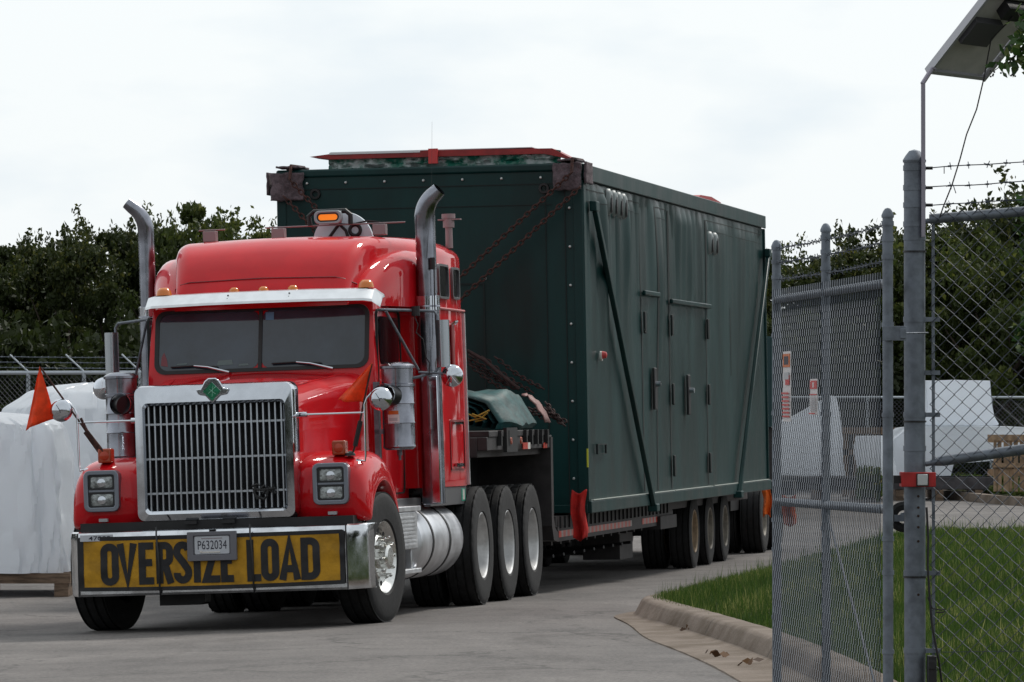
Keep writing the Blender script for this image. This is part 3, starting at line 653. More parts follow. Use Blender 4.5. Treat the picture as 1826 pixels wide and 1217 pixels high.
# sleeper side hatch, vertical handle recess, lower skirt
for s in (-1, 1):
    q = MB(); x = 1.162; q.frame(rrect(3.18, 3.84, 1.20, 1.64, .03), rrect(3.195, 3.825, 1.215, 1.625, .025), 'x', s*(x-.03), s*(x+.004)); hd = T.part(q, 'luggage_hatch', mat('hatch edge', (.2, .01, .012), .4), parent=sl_)
    q = MB(); q.box((min(s*x, s*(x+.02)), 3.3, 1.60), (max(s*x, s*(x+.02)), 3.7, 1.62)); q.box((min(s*x, s*(x+.02)), 3.35, 1.23), (max(s*x, s*(x+.02)), 3.7, 1.26)); T.part(q, 'hatch_hinge', chrome, parent=sl_, each=True)
    q = MB(); q.box((min(s*x, s*(x+.02)), 3.33, 1.95), (max(s*x, s*(x+.02)), 3.44, 2.47)); T.part(q, 'grab_recess', mat('deep red recess', (.2, .006, .008), .5), parent=sl_, bevel=.01)
    q = MB(); q.tube([(s*(x+.01), 3.35, 2.47), (s*(x+.035), 3.35, 2.49), (s*(x+.035), 3.5, 2.50), (s*(x+.01), 3.5, 2.47)], .01, 6); T.part(q, 'grab_handle', chrome, parent=sl_)
    q = MB(); q.box((min(s*1.08, s*1.14), 2.3, .90), (max(s*1.08, s*1.14), 3.97, 1.055)); q.box((min(s*1.0, s*1.06), 1.0, .90), (max(s*1.0, s*1.06), 2.3, .98)); T.part(q, 'side_skirt', mat('dull skirt steel', (.16, .16, .17), .35, metal=.6), bevel=.005)
    q = MB(); q.box((s*1.141 if s > 0 else -1.143, 3.72, .93), (s*1.143 if s > 0 else -1.141, 3.90, 1.04), 0); q.box((s*1.1435 if s > 0 else -1.1455, 3.77, .94), (s*1.1455 if s > 0 else -1.1435, 3.85, 1.03), 1); T.part(q, 'decal', [mat('green decal', (.03, .3, .2), .5), tapew])
    # door: window, pillar trims and seam
    q = MB(); q.prism(rrect(1.17, 1.95, 2.10, 2.50, .06), 'x', s*.955, s*.979); dr = T.part(q, 'door_window', darkglass, parent=cab)
    q = MB(); q.frame(rrect(1.08, 2.04, 1.02, 2.56, .07), rrect(1.092, 2.028, 1.032, 2.548, .06), 'x', s*.96, s*.981); T.part(q, 'door', seam, parent=cab)
    q = MB(); q.box((min(s*.975, s*1.0), 1.9, 1.98), (max(s*.975, s*1.0), 2.0, 2.02)); T.part(q, 'door_handle', chrome, parent=cab)
    # exhaust stack
    k_ = 1 if s > 0 else .80
    a, b = s*1.215, 2.08
    q = MB(); q.lathe([(z_, r_*k_) for z_, r_ in ((.92, .001), (.92, .094), (.925, .098), (2.58, .098), (2.585, .105), (2.60, .105), (2.63, .088))], (a, b, 0), 'z', 30)
    ex = T.part(q, 'exhaust_stack', steelpipe, ang=30)
    q = MB(); pts = [(a, b, 2.6), (a, b, 3.2), (a, b, 3.33)]+[(a+s*.24*(1-math.cos(R(t))), b-.06*(t/55), 3.34+.24*math.sin(R(t))) for t in range(6, 56, 6)]+[(a+s*.145, b-.065, 3.575)]
    q.tube(pts, [k_*v for v in [.086, .086, .088]+[.087-.0022*i for i in range(9)]+[.062]], 26, cap=False); T.part(q, 'exhaust_tip', steelpipe, parent=ex, ang=60)
    q = MB(); q.lathe([(2.56, .104*k_), (2.68, .106*k_), (2.685, .09*k_)], (a, b, 0), 'z', 30); T.part(q, 'stack_clamp', chrome, parent=ex)
    q = MB(); q.box((a+s*.02-.012, b-.125, .93), (a+s*.02+.05*s+.012, b-.10, 2.0)); T.part(q, 'heat_shield', chrome, parent=ex, bevel=.006)
    # door mirror
    mx_ = s*1.40; yb = 1.6
    q = MB(); q.tube([(s*.96, 1.25, 2.555), (s*1.22, 1.55, 2.545), (s*1.36, yb, 2.535), (s*1.385, yb, 2.50), (s*1.39, yb, 2.08), (s*1.36, yb, 2.03), (s*1.22, 1.55, 1.99), (s*.97, 1.3, 1.95)], .012, 8)
    q.tube([(s*1.02, 1.25, 2.54), (s*1.22, 1.55, 2.05)], .012, 8)
    q.tube([(s*1.22, 1.55, 2.03), (s*1.44, yb-.02, 2.01)], .010, 8)
    dm = T.part(q, 'door_mirror', galv)
    q = MB(); rr = rrect(mx_-.035*1-.035, mx_+.085-.035, 2.06, 2.465, .02)
    cxm = s*1.425; q.loft([[(cxm-.055+.11*u, yb-.035*math.sin(math.pi*u)-.01, z) for u in lin(0, 1, 8)]+[(cxm+.055, yb+.03, z), (cxm-.055, yb+.03, z)] for z in (2.065, 2.46)]); T.part(q, 'mirror_housing', mat('brushed mirror shell', (.42, .45, .48), .25, metal=.9), parent=dm, ang=40)
    q = MB(); c = (s*1.50, yb-.02, 1.99)
    q.lathe([(-.05, .0001), (-.046, .03), (-.036, .06), (-.018, .084), (0, .093), (.01, .094), (.012, .0001)], c, 'y', 28); T.part(q, 'convex_back', chrome, parent=dm)
    q = MB()
    for t in range(5):
        t_ = R(90+72*t); q.tube([(c[0], c[1]-.051, c[2]), (c[0]+.05*math.cos(t_), c[1]-.042, c[2]+.05*math.sin(t_)), (c[0]+.088*math.cos(t_), c[1]-.014, c[2]+.088*math.sin(t_))], .0025, 5)
    T.part(q, 'convex_ribs', visorm, parent=dm)
# cable on right stack with antenna
q = MB(); q.tube([(1.30, 1.98, 3.0), (1.295, 1.98, 2.6), (1.30, 1.97, 2.35), (1.33, 1.9, 2.25), (1.35, 1.8, 2.2), (1.34, 1.7, 2.1), (1.36, 1.62, 2.02)], .006, 6)
q.tube([(1.21, 1.5, 2.50), (1.24, 1.5, 2.42), (1.22, 1.5, 2.36), (1.28, 1.5, 2.30), (1.30, 1.5, 2.15), (1.33, 1.5, 2.1), (1.32, 1.5, 2.0)], .005, 6)
q.cyl((1.29, 1.97, 2.90), (1.29, 1.97, 3.0), .022, 10); q.cyl((1.22, 1.52, 2.50), (1.22, 1.52, 2.58), .035, 10); T.part(q, 'antenna_cable', hosem)
q = MB(); q.tube([(1.24, 1.98, 3.0), (1.30, 1.99, 3.6), (1.32, 2.0, 4.15)], [.002, .0012, .0008], 5); T.part(q, 'antenna', blackp)
# fuel tank with steps
def tank(s):
    q = MB(); cx, cz, r = s*.87, .61, .32
    q.lathe([(1.62, .001), (1.60, .12), (1.62, .26), (1.65, .31), (1.68, r), (3.48, r), (3.52, .30), (3.54, .2), (3.54, .001)], (cx, 0, cz), 'y', 48)
    t = T.part(q, 'fuel_tank', mat('tank aluminium', (.66, .67, .70), .36, metal=.85, var=.1, vscale=5, rvar=.08), ang=40)
    q = MB()
    for y in (2.12, 2.88): q.lathe([(y-.03, r+.001), (y-.03, r+.006), (y+.03, r+.006), (y+.03, r+.001)], (cx, 0, cz), 'y', 48)
    T.part(q, 'tank_strap', black, parent=t, each=True)
    q = MB(); q.cyl((cx+s*.1, 1.95, .88), (cx+s*.1, 1.95, .955), .05, 16); T.part(q, 'filler_cap', black, parent=t)
    q = MB(); x0, x1 = sorted((s*.66, s*1.16)); q.box((x0, .76, .56), (x1, 1.60, .87)); bx = T.part(q, 'battery_box', alu, bevel=.01)
    q = MB()
    for i in range(8): z = .59+.032*i; q.box((x0+.01, .745, z), (x1-.01, .765, z+.014)); 
    for i in range(8): z = .59+.032*i; q.box((min(s*1.155, s*1.17), .80, z), (max(s*1.155, s*1.17), 1.50, z+.014))
    T.part(q, 'louvre', alu, parent=bx)
    q = MB(); q.box((x0, .74, .872), (x1+.01*s, 1.72, .915)); q.box((x0, .80, .355), (x1, 1.72, .395)); q.box((x0, 1.55, .395), (x1-.05, 1.60, .56)); T.part(q, 'step', alu, bevel=.006)
sym(tank)
# frame rails, axles, underside
q = MB(); sym(lambda s: q.box((s*.43-.05, -.6, .62), (s*.43+.05, 7.6, .90)))
for y in (4.2, 5.5, 6.8): q.cyl((-.9, y, .5), (.9, y, .5), .09, 12); q.lathe([(y-.18, .05), (y-.1, .2), (y+.1, .2), (y+.18, .05)], (0, 0, .5), 'y', 14)
q.cyl((-1.0, 0, .48), (1.0, 0, .48), .06, 10); q.box((-.35, .0, .35), (.35, 1.2, .9)); q.box((-.6, 4.2, .9), (.6, 6.5, 1.0)); q.box((-.5, 5.0, 1.0), (.5, 6.0, 1.22))
T.part(q, 'chassis', black)
q = MB(); q.box((-1.05, 7.45, .35), (-.45, 7.46, .95)); q.box((.45, 7.45, .35), (1.05, 7.46, .95)); T.part(q, 'mudflap', rubber, each=True)
# roof gear
q = MB(); q.cyl((1.11, 3.7, 3.15), (1.11, 3.7, 3.33), .032, 14); q.cyl((1.11, 3.7, 3.33), (1.11, 3.7, 3.41), .05, 14); q.box((1.02, 3.66, 3.395), (1.22, 3.74, 3.405)); q.cyl((1.11, 3.7, 3.41), (1.11, 3.7, 3.45), .06, 14); T.part(q, 'roof_horn', mat('pinkish grey metal', (.28, .2, .21), .4, metal=.5))
q = MB()
for x in (-.68, -.08, .80): q.box((x-.055, 2.15, 3.22), (x+.055, 2.25, 3.31))
q.box((-.2, 2.19, 3.315), (1.02, 2.21, 3.327)); q.box((-.78, 2.19, 3.315), (-.55, 2.21, 3.327))
T.part(q, 'roof_bracket', mat('pinkish grey metal', (.28, .2, .21), .4, metal=.5), bevel=.004)
q = MB(); q.lathe([(2.26, .001), (2.26, .20), (2.28, .262), (2.31, .265), (2.315, .001)], (.46, 0, 3.17), 'y', 40); T.part(q, 'white_dish', mat('pale blue-white dish', (.55, .62, .68), .4))
q = MB(); q.tube([(.34, 2.22, 3.20), (.42, 2.22, 3.30), (.45, 2.22, 3.32), (.5, 2.22, 3.27), (.52, 2.22, 3.20)], .014, 8); q.lathe([(-.01, .045), (0, .062), (.01, .045), (0, .03), (-.01, .045)], (.58, 2.22, 3.27), 'y', 20); q.tube([(.36, 2.2, 3.335), (.55, 2.2, 3.32), (.7, 2.2, 3.345), (.8, 2.2, 3.33)], .008, 6); T.part(q, 'cable', hosem)

# wheels
def tyre_prof(w, R_, r_):
    h = w/2
    pts = [(-h*.80, r_), (-h*.96, r_+.02), (-h*1.0, (R_+r_)/2), (-h*.97, R_-.05), (-h*.90, R_-.018), (-h*.82, R_-.004)]
    for c in (-.5, -.17, .17, .5):
        g_ = .022; x = c*2*h*.8
        pts += [(x-g_*.5, R_), (x-g_*.35, R_-.013), (x+g_*.35, R_-.013), (x+g_*.5, R_)]
    pts += [(h*.82, R_-.004), (h*.90, R_-.018), (h*.97, R_-.05), (h*1.0, (R_+r_)/2), (h*.96, r_+.02), (h*.80, r_)]
    return pts
TY = {}
def tyre_mesh(w, R_, r_, lug):
    k = (w, R_, lug)
    if k not in TY:
        q = MB(); pr = tyre_prof(w, R_, r_); n = 120; m = len(pr)
        def mod(i, j, r):
            if lug and r > R_-.02 and (j < 8 or j > m-9 or 11 < j < m-12):
                off = 1 if (i+(2 if j > m/2 else 0)) % 4 == 0 else 0
                return r-.010*off
            return r
        q.lathe(pr, n=n, mod=mod); TY[k] = q.mesh('tyre', rubber, ang=30)
    return TY[k]
RM = {}
def rim_mesh(kind, r_):
    k = (kind, r_)
    if k in RM: return RM[k]
    q = MB(); h = .115
    if kind == 'steer':
        q.lathe([(h+.005, r_+.012), (h+.012, r_+.004), (h+.004, r_-.008), (h-.03, r_-.03), (h-.05, r_-.05), (h-.045, r_-.09), (h-.02, r_*.60), (h-.012, r_*.50), (h-.012, r_*.36), (h+.045, r_*.34), (h+.06, r_*.26), (h+.062, .0001)], n=48)
        for i in range(10):
            t = 2*math.pi*i/10; y, z = r_*.56*math.cos(t), r_*.56*math.sin(t)
            q.lathe([(h-.02, .017), (h+.03, .016), (h+.045, .012), (h+.05, .0001)], (0, y, z), 'x', 10)
            t += math.pi/10; y, z = r_*.74*math.cos(t), r_*.74*math.sin(t)
            q.lathe([(h-.031, .0001), (h-.03, .02), (h-.036, .022)], (0, y, z), 'x', 12, k=1)
        ms = [aluw, black]
    else:
        q.lathe([(h+.008, r_+.012), (h+.014, r_+.002), (h+.002, r_-.01), (h-.03, r_-.018), (h-.12, r_-.03), (h-.15, r_-.05), (h-.155, r_*.5), (h-.15, r_*.44), (h-.12, r_*.40), (h-.10, r_*.30), (h-.098, .0001)], n=48)
        for i in range(10):
            t = 2*math.pi*i/10; y, z = r_*.57*math.cos(t), r_*.57*math.sin(t)
            q.lathe([(h-.16, .016), (h-.11, .015), (h-.105, .0001)], (0, y, z), 'x', 8)
        ms = {'drive': [whitewheel], 'tan': [tanwheel], 'grey': [mat('road-dirty grey wheel', (.20, .18, .15), .6, metal=.2, var=.25, vscale=9)]}[kind]
    RM[k] = q.mesh('rim', ms, ang=30); return RM[k]
def wheel(TT, loc, side, kind='drive', w=.28, R_=.525, r_=.285, lug=True, steer=0):
    o = bpy.data.objects.new('wheel', tyre_mesh(w, R_, r_, lug)) if False else bpy.data.objects.new('wheel', None)
    o.empty_display_size = .2
    COL.objects.link(o); o.parent = TT.o; o.location = Vector(loc)-TT.base; o.rotation_euler = (0, 0, steer + (0 if side > 0 else math.pi))
    a = bpy.data.objects.new('tyre', tyre_mesh(w, R_, r_, lug)); COL.objects.link(a); a.parent = o; a.rotation_euler = (rnd.random()*6, 0, 0)
    b = bpy.data.objects.new('rim', rim_mesh(kind, r_)); COL.objects.link(b); b.parent = o; b.rotation_euler = (rnd.random()*6, 0, 0)
    return o
for s in (-1, 1):
    wheel(T, (s*1.08, 0, .525), s, 'steer', w=.29, lug=False, steer=R(-7))
    for y in (4.2, 5.5, 6.8):
        wheel(T, (s*1.10, y, .525), s, 'drive'); wheel(T, (s*.77, y, .525), s, 'drive')

# ------------------------------------------------------------------ banner, plate
bn = Thing('oversize_load_banner', 'yellow banner reading OVERSIZE LOAD strapped across the front bumper', 'banner', TR, (0, -1.0, .55))
def bany(x, z): return -.992 + .03*(abs(x)/1.07)**2 - .005*nv((x, 0, z), 9) - .006*math.sin(z*26+nv((x, 1, z), 3)*5)*(abs(x)/1.07)**3
def bz(x, v): return .345+.42*v + (.012*math.sin(math.pi*(x+1.07)/2.14))*(-1 if v < .5 else 1)*0 - .012*(1-(x/1.07)**2)*(1 if v < .5 else .4)
mb = MB(); mb.grid(lambda u, v: ((x := -1.065+2.13*u), bany(x, bz(x, v)), bz(x, v))[0:3], 90, 26); bc = bn.part(mb, 'banner_cloth', bannerm, fix=False)
mb = MB()
def strip(v0, v1, u0=0, u1=1, off=.002, nu=60, nv_=2):
    mb.grid(lambda u, v: ((x := -1.068+2.136*(u0+(u1-u0)*u)), bany(x, bz(x, v0+(v1-v0)*v))-off, bz(x, v0+(v1-v0)*v))[0:3], nu, nv_)
strip(-.01, .065); strip(.935, 1.01); strip(0, 1, -.005, .014, nu=2, nv_=26); strip(0, 1, .986, 1.005, nu=2, nv_=26)
bn.part(mb, 'banner_hem', banblk, fix=False)
def arc(cx, cy, rx, ry, a0, a1, n=7): return [(cx+rx*math.cos(R(a0+(a1-a0)*i/n)), cy+ry*math.sin(R(a0+(a1-a0)*i/n))) for i in range(n+1)]
h_ = .25  # corner radius in glyph units (height 1), glyph width w
def glyph(c, w):
    t = .075; rx = min(.2, w/2-t)
    O = arc(w-t-rx, 1-t-.14, rx, .14, 0, 90)+arc(t+rx, 1-t-.14, rx, .14, 90, 180)+arc(t+rx, t+.14, rx, .14, 180, 270)+arc(w-t-rx, t+.14, rx, .14, 270, 360)
    if c == 'O': return [O+[O[0]]]
    if c == 'V': return [[(t, 1), (w/2, .06), (w-t, 1)]]
    if c == 'E': return [[(w-.02, 1-t), (t, 1-t), (t, t), (w-.02, t)], [(t, .52), (w-.06, .52)]]
    if c == 'R': return [[(t, 0), (t, 1-t), (w-t-rx, 1-t)]+arc(w-t-rx, 1-t-.13, rx, .13, 90, 0)+arc(w-t-rx, .5+.12-.0, rx, .12, 0, -90)+[(t, .5)], [(w*.5, .5), (w-t*.8, 0)]]
    if c == 'S': return [arc(w/2, 1-t-.15, w/2-t, .15, 10, 90)+arc(w/2, 1-t-.16, w/2-t, .16, 90, 215)+[(w*.5, .52)]+arc(w/2, t+.17, w/2-t, .17, 35, -90)+arc(w/2, t+.15, w/2-t, .15, -90, -190)]
    if c == 'I': return [[(w/2, 0), (w/2, 1)]]
    if c == 'Z': return [[(.0, 1-t), (w-t, 1-t), (t, t), (w, t)]]
    if c == 'L': return [[(t, 1), (t, t), (w, t)]]
    if c == 'A': return [[(t*.8, 0), (w/2, .96), (w-t*.8, 0)], [(w*.22, .27), (w*.78, .27)]]
    if c == 'D': return [[(t, 1-t), (w-t-rx, 1-t)]+arc(w-t-rx, 1-t-.16, rx, .16, 90, 0)+arc(w-t-rx, t+.16, rx, .16, 0, -90)+[(t, t), (t, 1-t)]]
mb = MB()
def ribbon(pts, th, put):
    P = [Vector(p) for p in pts]; P = [p for i, p in enumerate(P) if i == 0 or (p-P[i-1]).length > .012]
    if (Vector(pts[0])-Vector(pts[-1])).length < 1e-5: P[-1] = P[0].copy()
    n = len(P); closed = (P[0]-P[-1]).length < 1e-5
    Lf, Rt = [], []
    for i in range(n):
        a = P[i-1] if i else (P[-2] if closed else None); b = P[i+1] if i < n-1 else (P[1] if closed else None)
        d0 = (P[i]-a).normalized() if a is not None else None; d1 = (b-P[i]).normalized() if b is not None else None
        if d0 is None: d0 = d1
        if d1 is None: d1 = d0
        t = (d0+d1); t = t.normalized() if t.length > 1e-6 else d1; nn = Vector((-t.y, t.x)); c = max(.45, abs(nn.dot(Vector((-d1.y, d1.x)))))
        Lf.append(P[i]+nn*th/c); Rt.append(P[i]-nn*th/c)
    # subdivide every segment so that the ribbon follows the cloth
    vs, fs = [], []
    for i in range(n-1):
        k = max(1, int((P[i+1]-P[i]).length/.08))
        for j in range(k):
            t0, t1 = j/k, (j+1)/k; o = len(vs)
            vs += [put(Lf[i].lerp(Lf[i+1], t0)), put(Rt[i].lerp(Rt[i+1], t0)), put(Rt[i].lerp(Rt[i+1], t1)), put(Lf[i].lerp(Lf[i+1], t1))]; fs.append((o, o+1, o+2, o+3))
    mb.add(vs, fs)
ZX = lambda z: (120+z/3.043-383)/219.5
for c, x0, x1 in (('O', 203, 298), ('V', 294, 400), ('E', 413, 497), ('R', 508, 597), ('S', 603, 698), ('I', 708, 748), ('Z', 760, 852), ('E', 858, 930), ('L', 1000, 1072), ('O', 1076, 1168), ('A', 1174, 1280), ('D', 1290, 1386)):
    if c == 'L': bn.part(mb, 'banner_lettering', banblk, fix=False, smooth=False); mb = MB()
    a0, a1 = ZX(x0), ZX(x1); H = .325; wd = (a1-a0)/H
    for st in glyph(c, wd):
        idx = [0]
        def put(p, a0=a0): x = a0+p.x*H; z = .385+p.y*H; return (x, bany(x, z)-.0045, z)
        ribbon(st, .088, put)
bn.part(mb, 'banner_lettering', banblk, fix=False, smooth=False)
mb = MB()
for x0, x1, z0 in ((-.435, -.415, .28), (.325, .345, .27)): mb.tube([(x0, -.975, .83), (x0+.005, -1.003, .77), (x1, -1.004, .55), (x1, -1.0, .34), (x1, -.97, .29)], .0075, 6)
mb.tube([(-1.085, -.95, .80), (-1.085, -.958, .30)], .006, 6); mb.tube([(1.09, -.95, .80), (1.095, -.955, .30)], .006, 6)
bn.part(mb, 'strap', blackp, each=True)
mb = MB(); mb.grid(lambda u, v: (-1.06+.27*u, -.972+.0*u, .735+.05*v), 4, 1, 0); textmesh(mb, '47000', -.99, -.81, .742, .775, -.9735, 1, .01); T.part(mb, 'bumper_number', [platew, ink], fix=False, smooth=False)
pl_ = Thing('licence_plate', 'silver framed number plate P632034 hanging over the yellow banner', 'number plate', TR, (.03, -1.03, .67))
mb = MB(); mb.frame(rrect(-.175, .225, .555, .785, .008), rrect(-.125, .175, .60, .755, .01), 'y', -1.035, -1.005); mb.box((-.13, -1.02, .595), (.18, -1.006, .76)); pf = pl_.part(mb, 'plate_frame', mat('grey plate frame', (.15, .15, .17), .5, metal=.4), bevel=.004)
mb = MB(); mb.prism(rrect(-.115, .165, .608, .748, .012), 'y', -1.026, -1.0205); pp = pl_.part(mb, 'plate', platew)
mb = MB(); textmesh(mb, 'P632034', -.09, .145, .645, .715, -1.0275, 0, .0); mb.box((-.06, -1.0275, .728), (.11, -1.0265, .734), 1); pl_.part(mb, 'plate_number', [ink, mat('faded print', (.25, .2, .22), .6)], parent=pp, fix=False, smooth=False)
mb = MB(); mb.box((-.06, -1.032, .618), (.09, -1.027, .628)); mb.cyl((-.065, -1.03, .634), (-.065, -1.03, .622), .01, 8); pl_.part(mb, 'plate_clip', tapew)
mb = MB(); mb.box((.0, -1.004, .785), (.05, -.97, .80)); mb.box((.0, -1.004, .76), (.05, -1.0, .80)); pl_.part(mb, 'hanger', black)

# flags on the fenders
def flag(name, label, base, pole, tri, F=TR, mat_=orange_cloth):
    t = Thing(name, label, 'flag', F, base, group='orange warning flags on the truck')
    q = MB(); q.tube(pole, .008, 8); t.part(q, 'pole', rust)
    q = MB(); A, B, C = [Vector(p) for p in tri]
    def f(u, v):
        p = A.lerp(B, v).lerp(A.lerp(C, v), u) ; k = v
        return (p.x+.012*math.sin(u*9+1)*k, p.y+.045*math.sin(u*7.5+v*2)*k, p.z+.006*math.sin(u*11)*k)
    q.grid(f, 14, 16); t.part(q, 'flag_cloth', mat_, fix=False, solid=.003)
    return t
fL = flag('warning_flag', 'orange triangular flag on a leaning pole beside the left-hand headlight', (-.97, -.5, 1.42),
     [(-.965, -.5, 1.40), (-1.18, -.5, 1.72), (-1.47, -.5, 2.14)], [(-1.475, -.505, 2.15), (-1.63, -.50, 1.635), (-1.36, -.5, 1.735)])
q = MB(); q.tube([(-.985, -.49, 1.42), (-1.12, -.48, 1.61)], .02, 8); q.tube([(-.95, -.51, 1.42), (-1.10, -.51, 1.62), (-1.15, -.5, 1.72)], .012, 8); fL.part(q, 'mounting_spring', rust)
fR = flag('warning_flag', 'orange flag drooping on a pole in front of the hood side', (1.08, -.5, 1.37),
     [(1.07, -.5, 1.36), (1.10, -.5, 1.45), (1.17, -.5, 1.75), (1.25, -.5, 2.07)], [(1.255, -.505, 2.08), (.95, -.52, 1.795), (1.185, -.50, 1.76)])
q = MB(); q.tube([(1.09, -.49, 1.42), (1.14, -.49, 1.62)], .02, 8); q.lathe([(0, .045), (.02, .04), (.035, .02), (.04, .0001)], (1.05, -.5, 1.345), 'z', 16); fR.part(q, 'mounting_spring', black)
# beacon
bk = Thing('warning_beacon', 'small amber warning lamp in a grey bracket on the cab roof', 'lamp', TR, (.38, 2.1, 3.22))
q = MB(); q.frame(rrect(.26, .50, 3.325, 3.44, .045, 6), rrect(.285, .475, 3.345, 3.42, .037, 6), 'y', 2.06, 2.12); q.box((.27, 2.10, 3.33), (.49, 2.12, 3.435)); bk.part(q, 'housing', mat('grey beacon case', (.3, .32, .34), .4, metal=.4), bevel=.006)
q = MB(); q.prism(rrect(.295, .465, 3.355, 3.41, .027, 6), 'y', 2.065, 2.10); bk.part(q, 'amber_lens', amberlit)
q = MB(); q.frame(rrect(.285, .475, 3.345, 3.42, .037, 6), rrect(.297, .463, 3.357, 3.408, .025, 6), 'y', 2.062, 2.1); bk.part(q, 'lens_seal', blackp)
q = MB(); q.tube([(.21, 2.14, 3.32), (.20, 2.14, 3.40), (.24, 2.14, 3.435), (.52, 2.14, 3.435), (.56, 2.14, 3.40), (.56, 2.14, 3.32)], .022, 8); bk.part(q, 'bracket', black)

# ------------------------------------------------------------------ TRAILER
tr = Thing('lowboy_trailer', 'dark low-loader trailer with red and white tape under the green container', 'trailer', CO, (0, 7, -.05))
q = MB(); q.box((-1.3, 4.15, 1.48), (1.3, 7.30, 1.535)); q.box((-1.29, 4.1, 1.36), (-1.2, 7.5, 1.48)); q.box((1.2, 4.1, 1.36), (1.29, 7.5, 1.48)); q.box((-1.2, 4.1, 1.30), (1.2, 7.5, 1.479))
gn = tr.part(q, 'gooseneck', brownst, bevel=.006)
q = MB()
for y in (4.6, 5.0, 5.9, 6.2, 6.5, 6.75, 7.05): q.box((1.292, y, 1.40), (1.33, y+.05, 1.535))
q.box((1.292, 4.9, 1.34), (1.325, 5.45, 1.56)); tr.part(q, 'stake_pocket', black, parent=gn, each=True)
q = MB()
for y in (5.1, 5.62): q.lathe([(1.326, .035), (1.34, .03), (1.342, .0001)], (0, y-.02, 1.44), 'x', 14)
tr.part(q, 'side_marker', amberd, parent=gn, each=True)
q = MB(); q.box((1.326, 5.70, 1.36), (1.332, 5.95, 1.42), 0); q.box((1.326, 5.95, 1.36), (1.332, 6.08, 1.42), 1); q.box((1.3, 6.95, 1.36), (1.306, 7.15, 1.41), 0); tr.part(q, 'reflective_tape', [tapered, tapew], parent=gn)
q = MB(); q.prism([(7.38, 1.46), (7.50, 1.46), (7.50, .70), (7.56, .60), (7.70, .55), (7.70, .46), (7.48, .48), (7.38, .62)], 'x', -1.3, 1.3); q.box((-1.2, 7.5, .6), (1.2, 7.62, 1.45)); tr.part(q, 'drop_frame', brownst)
q = MB(); q.box((-.6, 5.0, 1.0), (.6, 7.4, 1.30)); tr.part(q, 'kingpin_plate', black)
q = MB(); q.box((-1.28, 7.7, .60), (1.28, 15.4, .70)); q.box((1.2, 7.7, .46), (1.3, 15.3, .60)); q.box((-1.3, 7.7, .46), (-1.2, 15.3, .60)); q.box((.3, 7.7, .36), (.45, 20, .60)); q.box((-.45, 7.7, .36), (-.3, 20, .60))
for i in range(14): y = 7.9+.52*i; q.box((-1.2, y, .42), (1.2, y+.08, .60))
q.box((-1.2, 15.4, .60), (1.2, 22.4, .715)); q.box((.6, 13.4, .12), (1.0, 14.3, .46)); q.box((1.0, 14.1, .42), (1.34, 15.3, .56))
dk = tr.part(q, 'deck', brownst)
q = MB()
for i in range(30):
    y = 7.75+.24*i
    if 12.2 < y < 12.9: continue
    q.box((1.301, y, .50), (1.304, y+.14, .56), 0); q.box((1.301, y+.14, .50), (1.304, y+.24, .56), 1)
for i in range(28): y = 7.8+.26*i; q.box((1.30, y, .585), (1.32, y+.05, .70), 2)
tr.part(q, 'side_tape', [tapered, mat('dull white tape', (.33, .30, .29), .5), black], parent=dk)
q = MB()
for y in (17.4, 18.7, 20.0): q.cyl((-1.1, y, .33), (1.1, y, .33), .06, 10)
tr.part(q, 'axle', black, each=True)
q = MB()
for i in range(9):
    y = 8.6+.62*i; q.tube([(1.1, y, .30), (.2, y+.35, .22)], .018, 6)
tr.part(q, 'under_slant_bar', black, each=True)  # straight black bars slanting under the deck, without links
for s in (-1, 1):
    for y in (17.4, 18.7, 20.0):
        for a in (1.12, .80): wheel(tr, (s*a, y, -.1+.42), s, 'tan' if y < 18 else 'grey', w=.26, R_=.42, r_=.235, lug=False)
bo = Thing('booster_axle', 'short rear booster dolly with dual tyres trailing behind the container', 'trailer axle', CO, (0, 23.5, -.1))
q = MB(); q.box((-1.0, 22.3, .45), (1.0, 24.6, .62)); q.cyl((-1.1, 23.5, .34), (1.1, 23.5, .34), .07, 10); q.cyl((-1.1, 25.0, .34), (1.1, 25.0, .34), .07, 10); q.box((-1.3, 24.6, .60), (1.5, 25.0, .78)); bo.part(q, 'booster_frame', black)
for s in (-1, 1):
    for y in (23.5, 25.0):
        for a in (1.14, .82): wheel(bo, (s*a, y, -.1+.45), s, 'grey', w=.28, R_=.45, r_=.235, lug=False)

# ------------------------------------------------------------------ CONTAINER
cn = Thing('green_container', 'tall dark green steel equipment container with buckled side panels', 'container', CO, (0, 8.25, .72))
A0, A1, B0, B1, Z0, Z1 = -1.515, 1.505, 8.25, 22.1, .72, 4.10
q = MB(); q.box((A0, B0, Z0), (A1-.03, B1, Z1-.02)); q.box((A0-.005, B0-.02, 4.02), (A1+.005, B1+.01, Z1)); cn.part(q, 'shell', green, bevel=.02)
# side panel, buckled
def side(u, v):
    b = B0+.12+(B1-B0-.15)*u; z = .83+(3.93-.83)*v
    up = sm(.45, .95, v); rear = 1-.55*sm(.55, .75, u)
    d = .017*math.sin(b*2*math.pi/.42+1.2*math.sin(b*1.3))*up*rear + .010*nv((b*2.2, 0, z*.6), 1)*(.3+up) + .055*nv((b*.8, 3, z*.35), 1)*(.25+up)
    for (cb, cz, rb, rz, am) in ((9.5, 3.35, .22, .75, .05), (10.3, 3.3, .16, .7, -.035), (10.9, 3.4, .15, .6, .03), (11.6, 3.2, .2, .8, -.03), (13.1, 3.0, .2, .9, .03), (14.4, 3.3, .2, .5, -.025), (15.6, 3.3, .2, .5, .02)):
        d += 1.9*am*math.exp(-((b-cb)/rb)**2-((z-cz)/rz)**2)
    edge = min(1, u*40, (1-u)*40, v*20, (1-v)*20)
    return (A1-.012+d*edge*.8, b, z)
